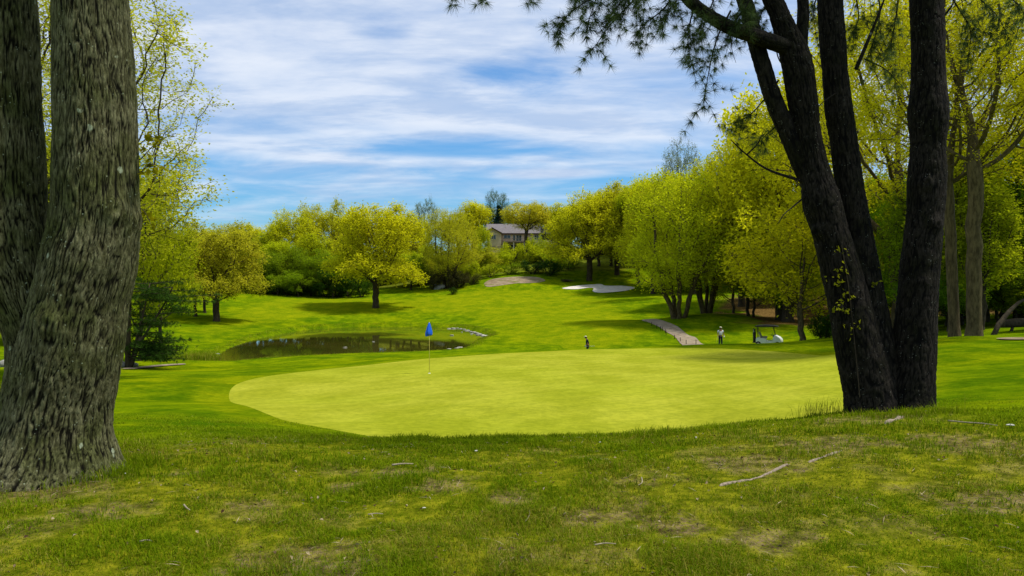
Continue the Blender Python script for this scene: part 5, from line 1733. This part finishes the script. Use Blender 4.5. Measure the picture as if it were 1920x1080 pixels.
link('bag_well', MB().box((-1.15, 0, .34), (.30, 1.0, .06)).mesh('bag_well', mBlack), cart)
link('floor_pan', MB().box((.16, 0, .31), (.62, 1.08, .06)).mesh('floor_pan', mBlack), cart)
link('bumper', MB().box((1.2, 0, .36), (.14, 1.0, .12)).mesh('bumper', mBlack), cart)
seat = link('seat', MB().prism([(-.62, .723), (-.62, .86), (-.1, .88), (-.06, .80), (-.1, .725)], -.52, .52).mesh('seat', mSeat), cart)
link('backrest', MB().prism([(-.66, .84), (-.80, 1.25), (-.70, 1.28), (-.52, .862)], -.50, .50).mesh('backrest', mSeat), cart)
rf = [(-1.08, 1.80), (-.9, 1.87), (-.2, 1.91), (.5, 1.89), (.88, 1.82), (.88, 1.77), (-1.08, 1.74)]
link('roof', MB().prism(rf, -.60, .60).mesh('roof', mBlack), cart)
for y_ in (-.53, .53):
    link('roof_post', MB().tube([(-.86, y_, .74), (-.88, y_, 1.75)], [.022, .022], 8).mesh('roof_post', mBlack), cart)
    link('roof_post', MB().tube([(.66, y_, .92), (.44, y_, 1.76)], [.02, .02], 8).mesh('roof_post', mBlack), cart)
    link('headlight', MB().box((1.13, y_ * .72, .66), (.09, .20, .08)).mesh('headlight', mBlack), cart)
mShield, N = new_mat('cart_windshield')
gl = N.node('ShaderNodeBsdfTransparent', ins={0: (0.85, 0.9, 0.9, 1)})
gs = N.node('ShaderNodeBsdfGlossy', ins={0: (0.9, 0.95, 1, 1), 1: 0.05})
out(N, N.node('ShaderNodeMixShader', ins={0: 0.12, 1: gl.outputs[0], 2: gs.outputs[0]}).outputs[0])
link('windshield', MB().prism([(.645, .95), (.655, .95), (.455, 1.74), (.445, 1.74)], -.51, .51).mesh('windshield', mShield), cart)
a_ = np.linspace(0, 2 * np.pi, 21)
sw = np.column_stack([.34 + .08 * np.cos(a_), -.26 + .17 * np.sin(a_), 1.05 + .15 * np.cos(a_)])
link('steering_wheel', MB().tube(sw, .016, 6, False).tube([(.34, -.26, 1.05), (.52, -.26, .85)], [.02, .02], 6).mesh('steering_wheel', mBlack, True), cart)
link('dashboard', MB().box((.50, 0, .93), (.16, 1.0, .14)).mesh('dashboard', mBlack), cart)
link('bag_rack', MB().tube([(-1.1, -.45, .80), (-1.18, -.45, 1.2), (-1.18, .45, 1.2), (-1.1, .45, .80)], .018, 6).mesh('bag_rack', mBlack), cart)
wt = MB().tube([(0, -.1, 0), (0, -.085, 0), (0, .085, 0), (0, .1, 0)], [.19, .23, .23, .19], 22).mesh('tyre', mTyre, True)
wr = MB().tube([(0, -.104, 0), (0, .104, 0)], [.11, .11], 16).mesh('rim', mRim)
for xk in (-.80, .82):
    for y_ in (-.50, .50):
        we = bpy.data.objects.new('wheel', wt); COL.objects.link(we); we.parent = cart; we.location = (xk, y_, .23)
        link('rim', wr, we)
# bags standing in the rack
mBag1 = plain('dark_bag', (0.02, 0.02, 0.025), 0.8, 0.2, 0.2)
ca, sa = math.cos(rad(-22)), math.sin(rad(-22))
for y_, lab in ((-.26, 'black golf bag strapped upright at the cart rear, camera side'), (.26, 'black golf bag strapped upright at the cart rear, wood side')):
    lab = lab.replace(', camera side', ', on the driver side').replace(', wood side', ', on the passenger side')
    bx, by = -1.15 * ca - y_ * sa, -1.15 * sa + y_ * ca
    bag = empty('golf_bag', (xc + bx, 67 + by, zc_ + .375), rad(-22), lab, 'golf bag')
    link('bag_body', MB().tube([(0, 0, 0), (-.01, 0, .45), (-.02, 0, .86)], [.12, .115, .13], 14).mesh('bag_body', mBag1, True), bag)
    for k in range(5):
        an = k * 1.26
        link('club', MB().tube([(.05 * math.cos(an), .05 * math.sin(an), .6), (.07 * math.cos(an) - .03, .07 * math.sin(an), 1.12 + .04 * (k % 3))], [.008, .022], 6).mesh('club', mSteel if k % 2 else mBlack), bag)

# ------------------------------------------------------------------ small things of the course
def hit_g(px, py, d0=20.0, d1=260.0):
    d = np.exp(np.linspace(math.log(d0), math.log(d1), 1500))
    z = EYE + (540 - py) / FPX * d
    x = (px - 960) / FPX * d
    g = ground_z(x, d)
    k = int(np.argmax(z < g)) if (z < g).any() else -1
    return np.array([x[k], d[k], g[k]])


mStake = plain('dark_stake_wood', (0.02, 0.016, 0.010), 0.9, 0.1, 0.2)
stk = MB().tube([(0, 0, -.1), (0, 0, .2), (0, 0, .40), (0, 0, .44)], [.03, .03, .03, .02], 8).mesh('path_stake', mStake, True)
for px, py in ((1222, 611), (1231.5, 616), (1238.5, 620), (1242, 621.5), (1247.5, 625), (1249, 628), (1264.5, 636), (1275.5, 641), (1286.5, 646), (1305, 646)):
    p = hit_g(px, py, 60)
    tag(link('path_stake', stk, None, p), 'short dark wooden stake along the cart path edge', 'stake', 'stakes along the cart path')
# pale boulder at the wood edge
p = hit_g(822, 542, 110)
bo = tag(link('boulder', rock_mesh(11, plain('pale_boulder', (0.25, 0.26, 0.24), .9, .1, .35, 1.5), 3, .62, .3), None, p + [0, 0, .35]), 'pale grey boulder lying on the fairway edge below the olive tree', 'boulder')
bo.scale = (1.25, 1.0, 1.15)
# rocks round the pond
rk = [rock_mesh(20 + i, mPale, 2, .5, .3) for i in range(3)]
rgp = random.Random(9)
for px, py, s_ in [(842, 616.5, .28), (850, 616, .33), (858, 615.8, .3), (864, 616.5, .24), (870, 618, .26), (876, 620, .28), (882, 622, .3), (888, 623.5, .34), (893, 625, .3), (898, 627, .34), (903, 628.5, .32), (908, 630, .36), (913, 631.5, .3), (895, 628.5, .26), (884, 626.5, .22), (866, 623, .16), (847, 629, .2),
                   (857, 653.5, .34), (862, 652, .26), (842, 655, .2), (464, 628, .32), (470, 627.5, .24), (436, 637, .18), (407, 657, .22), (447, 633, .16), (408, 664, .2), (606, 613.5, .22), (585, 613.5, .2), (647, 652, .22), (700, 641, .16)]:
    xx, dd_ = pond_xy(px, py)
    o = tag(link('pond_stone', rgp.choice(rk), None, (xx, dd_, WATER + .04)), 'pale flat stone at the pond water line', 'stone', 'pale stones round the pond edge')
    s_ *= rgp.uniform(.45, .75)
    o.scale = (s_ * 1.7, s_, s_ * .6); o.rotation_euler = (0, 0, rgp.uniform(-.5, .5))
# stones and slabs at the left, under the small pine
for px, py, s_, lab in ((226, 688, .28, 'rough grey rock beside the path end by the small pine'), (238, 685, .22, 'smaller pinkish rock leaning on the grey rock by the small pine'), (250, 687, .2, 'flat rock at the foot of the small dark pine'), (14, 688, .35, 'grey rock on the lawn beyond the maple')):
    p = hit_g(px, py, 18, 60)
    o = tag(link('field_rock', rock_mesh(int(px), mRock, 2, .7, .35), None, p + [0, 0, s_ * .3]), lab, 'rock')
    o.scale = (s_ * 1.3, s_, s_)
p = hit_g(1065, 529, 120)
bp = empty('brush_pile', p, 0, 'low pile of grey dead branches between dirt patch and bunker', 'brush pile')
rb = np.random.default_rng(3)
for k in range(26):
    a_ = rb.uniform(-.5, .5); c_ = np.array([rb.uniform(-.9, .9), rb.uniform(-.5, .5), rb.uniform(.05, .5)])
    dv = np.array([math.cos(a_), math.sin(a_), rb.uniform(-.25, .25)]) * rb.uniform(.4, 1.0)
    link('branch', MB().tube([c_ - dv, c_ + [0, 0, .05], c_ + dv], [.05, .045, .02], 5).mesh('branch', M_BARK), bp)
# low fallen trunk and leaning log at the right wood edge
p0 = hit_g(1862, 628, 25, 60)
lg = empty('leaning_log', p0, 0, 'dark leaning dead trunk propped against trees at the lawn edge', 'log')
link('trunk', MB().tube([(0, 0, -.1), (.5, .3, .55), (1.2, .5, 1.25), (1.9, .8, 1.7), (2.8, 1.2, 2.0)], [.14, .13, .11, .09, .06], 9).mesh('log', M_BARK, True), lg)
p0 = hit_g(1885, 622, 25, 70)
lg = empty('fallen_log', p0, 0, 'thick black log lying level in the shade of the wood', 'log')
link('trunk', MB().tube([(-.2, 0, .45), (1.0, .1, .5), (2.4, .2, .48), (4.0, .2, .45)], [.24, .26, .25, .22], 10).mesh('log', M_BARK, True), lg)
for xk in (.3, 2.6):
    link('stub', MB().tube([(xk, 0, -.1), (xk + .2, .05, .45)], [.09, .07], 7).mesh('stub', M_BARK, True), lg)
# sand scar by the right-hand wood
SC = closed_curve([hit(*p, 18.0, 60) for p in ((1868, 637), (1890, 635.2), (1930, 635), (1960, 637), (1930, 638.5), (1890, 638.8))], 30)
sheet('sand_scar', SC, 0.5, mDirt, 0.05, None, 'thin bare sandy scar on the lawn before the wood', 'dirt')
# pale path end under the small pine
SC2 = closed_curve([hit(*p, 18.0, 60) for p in ((228, 692), (270, 688), (310, 684.5), (340, 683), (346, 684.5), (300, 688), (250, 692.5))], 30)
sheet('sand_scar', SC2, 0.5, mPath, 0.05, None, 'thin pale worn strip beside the small dark pine', 'dirt')

# small dark pine with layered boughs, many-stemmed
sp_x = (240 - 960) / FPX * 39
sp = empty('small_pine', (sp_x, 39, gz(sp_x, 39)), 0, 'small dark layered pine with slanting stems behind the maple', 'tree')
rng = np.random.default_rng(8)
wood, nv, ntint = MB(), [], []
stems = [[(0, 0, -.1), (.02, 0, 1.6), (.1, 0, 3.2), (.15, .1, 4.6)], [(.15, 0, 0), (.55, 0, 1.1), (1.1, .2, 2.2), (1.75, .3, 3.3), (2.2, .3, 4.2)], [(.1, 0, .1), (.35, .1, 1.3), (.65, .2, 2.6), (1.0, .3, 4.4)], [(0, .1, .1), (-.4, .3, 1.4), (-.7, .4, 3.0)]]
for st_, r0 in zip(stems, (.17, .10, .09, .09)):
    pl = catmull(st_, 20)
    wood.tube(pl, np.linspace(r0, .03, 20), 8)
    for k in range(16):
        i = rng.integers(5, 20)
        if pl[i, 2] < .8:
            continue
        an = rng.uniform(0, 6.283)
        ln = rng.uniform(.9, 2.1)
        dv = np.array([math.cos(an) * 1.1 + .35, math.sin(an), rng.uniform(-.05, .15)])
        b_ = catmull([pl[i], pl[i] + dv * ln * .5, pl[i] + dv * ln + [0, 0, -.08]], 8)
        wood.tube(b_, np.linspace(.025, .008, 8), 4, False)
        m_ = 34
        f = rng.uniform(1.5, 7, m_); fi = np.minimum(f.astype(int), 6)
        P = b_[fi] + (b_[fi + 1] - b_[fi]) * (f - fi)[:, None] + rng.normal(0, .22, (m_, 3)) * np.array([1, 1, .3])
        tufts(P, unit(rng.normal(0, 1, P.shape) + dv), 15, .18, .009)
for k in range(22):      # low boughs sweeping out towards the pond
    b0 = np.array([rng.uniform(0, .5), rng.uniform(-.3, .3), rng.uniform(.35, 1.3)])
    ln = rng.uniform(1.4, 2.9)
    dv = np.array([1.0, rng.uniform(-.5, .5), rng.uniform(-.02, .12)])
    b_ = catmull([b0, b0 + dv * ln * .5 + [0, 0, .08], b0 + dv * ln], 8)
    wood.tube(b_, np.linspace(.025, .008, 8), 4, False)
    m_ = 40
    f = rng.uniform(2.5, 7, m_); fi = np.minimum(f.astype(int), 6)
    P = b_[fi] + (b_[fi + 1] - b_[fi]) * (f - fi)[:, None] + rng.normal(0, .2, (m_, 3)) * np.array([1, 1, .3])
    tufts(P, unit(rng.normal(0, 1, P.shape) + dv), 15, .18, .009)
link('trunk', wood.mesh('small_pine_wood', M_BARK, True), sp)
nvv = np.vstack(nv)
so_ = link('needles', make_mesh('small_pine_needles', nvv, [np.arange(len(nvv)).reshape(-1, 3)], M_NEEDLE, False, {'tint': np.concatenate(ntint)}), sp)
so_.color = (0.040, 0.085, 0.012, 1)

# conifers by the house
def conifer_mesh(seed, h, r):
    rg = np.random.default_rng(seed)
    pts, ax = [], []
    w_ = MB().tube([(0, 0, -.2), (0, 0, h * .5), (0, 0, h)], [.22, .14, .03], 8)
    for z in np.arange(h * .12, h * .98, .42):
        rr_ = r * (1 - z / h) ** .8 + .15
        for k in range(8):
            an = rg.uniform(0, 6.283)
            e_ = np.array([math.cos(an) * rr_, math.sin(an) * rr_, z - .25 * rr_])
            w_.tube([(0, 0, z), e_], [.03, .01], 3, False)
            for f in np.linspace(.3, 1, 7):
                pts.append(np.array([0, 0, z]) * (1 - f) + e_ * f + rg.normal(0, .16, 3)); ax.append(unit(e_ - [0, 0, z]))
    return w_, np.array(pts), np.array(ax)


for px, d, top, hgt, r, lab in ((936, 222, 384, 13, 2.6, 'dark blue-green spruce rising behind the house roof'), (1031, 226, 396, 12, 2.3, 'dark spruce top showing between golden oak and bunker oak'), (1046, 236, 398, 12, 2.2, 'second dark spruce top beyond the golden oak')):
    w_, P, A = conifer_mesh(int(px), hgt, r)
    nv, ntint = [], []
    tufts(P, A, 12, .55, .05)
    x = (px - 960) / FPX * d
    zt = EYE + (540 - top) / FPX * d
    e = empty('spruce_tree', (x, d, zt - hgt), 0, lab, 'tree')
    link('trunk', w_.mesh('spruce_trunk', M_BARK, True), e)
    nvv = np.vstack(nv)
    o = link('needles', make_mesh('spruce_needles', nvv, [np.arange(len(nvv)).reshape(-1, 3)], M_NEEDLE, False, {'tint': np.concatenate(ntint)}), e)
    o.color = (0.020, 0.060, 0.035, 1)

# reeds and long grass at the near end of the pond, rank fringe along the banks
rng = np.random.default_rng(99)
xs, ys, Ls, ws = [], [], [], []
for k in range(len(POND)):
    c_ = POND[k]
    nrm = c_ - POND.mean(0); nrm = nrm / np.linalg.norm(nrm)
    near_side = c_[1] < 72
    n = 60
    o_ = rng.uniform(.1, 1.3, n)
    tt = rng.uniform(-.8, .8, n)
    xs.append(c_[0] + nrm[0] * o_ - nrm[1] * tt); ys.append(c_[1] + nrm[1] * o_ + nrm[0] * tt)
    Ls.append(rng.uniform(.06, .24, n) * (0.55 if near_side else 1)); ws.append(np.full(n, .028))
c_ = np.array(pond_xy(372, 680))
n = 1500
xs.append(c_[0] + rng.normal(0, .75, n)); ys.append(c_[1] + rng.normal(.6, 1.6, n)); Ls.append(rng.uniform(.4, 1.05, n)); ws.append(np.full(n, .022))
xs, ys, Ls, ws = map(np.concatenate, (xs, ys, Ls, ws))
v, q, t, ti, dr = blades(xs, ys, Ls, ws, rng.uniform(0.1, 1, len(xs)), (rng.uniform(0, 1, len(xs)) < .3) * .7, rng, .45)
tag(link('bank_grass', make_mesh('bank_grass', v, [q, t], mB, False, {'tint': ti, 'dry': dr})), 'rank long grass and reeds fringing the pond banks', 'grass', kind='stuff')
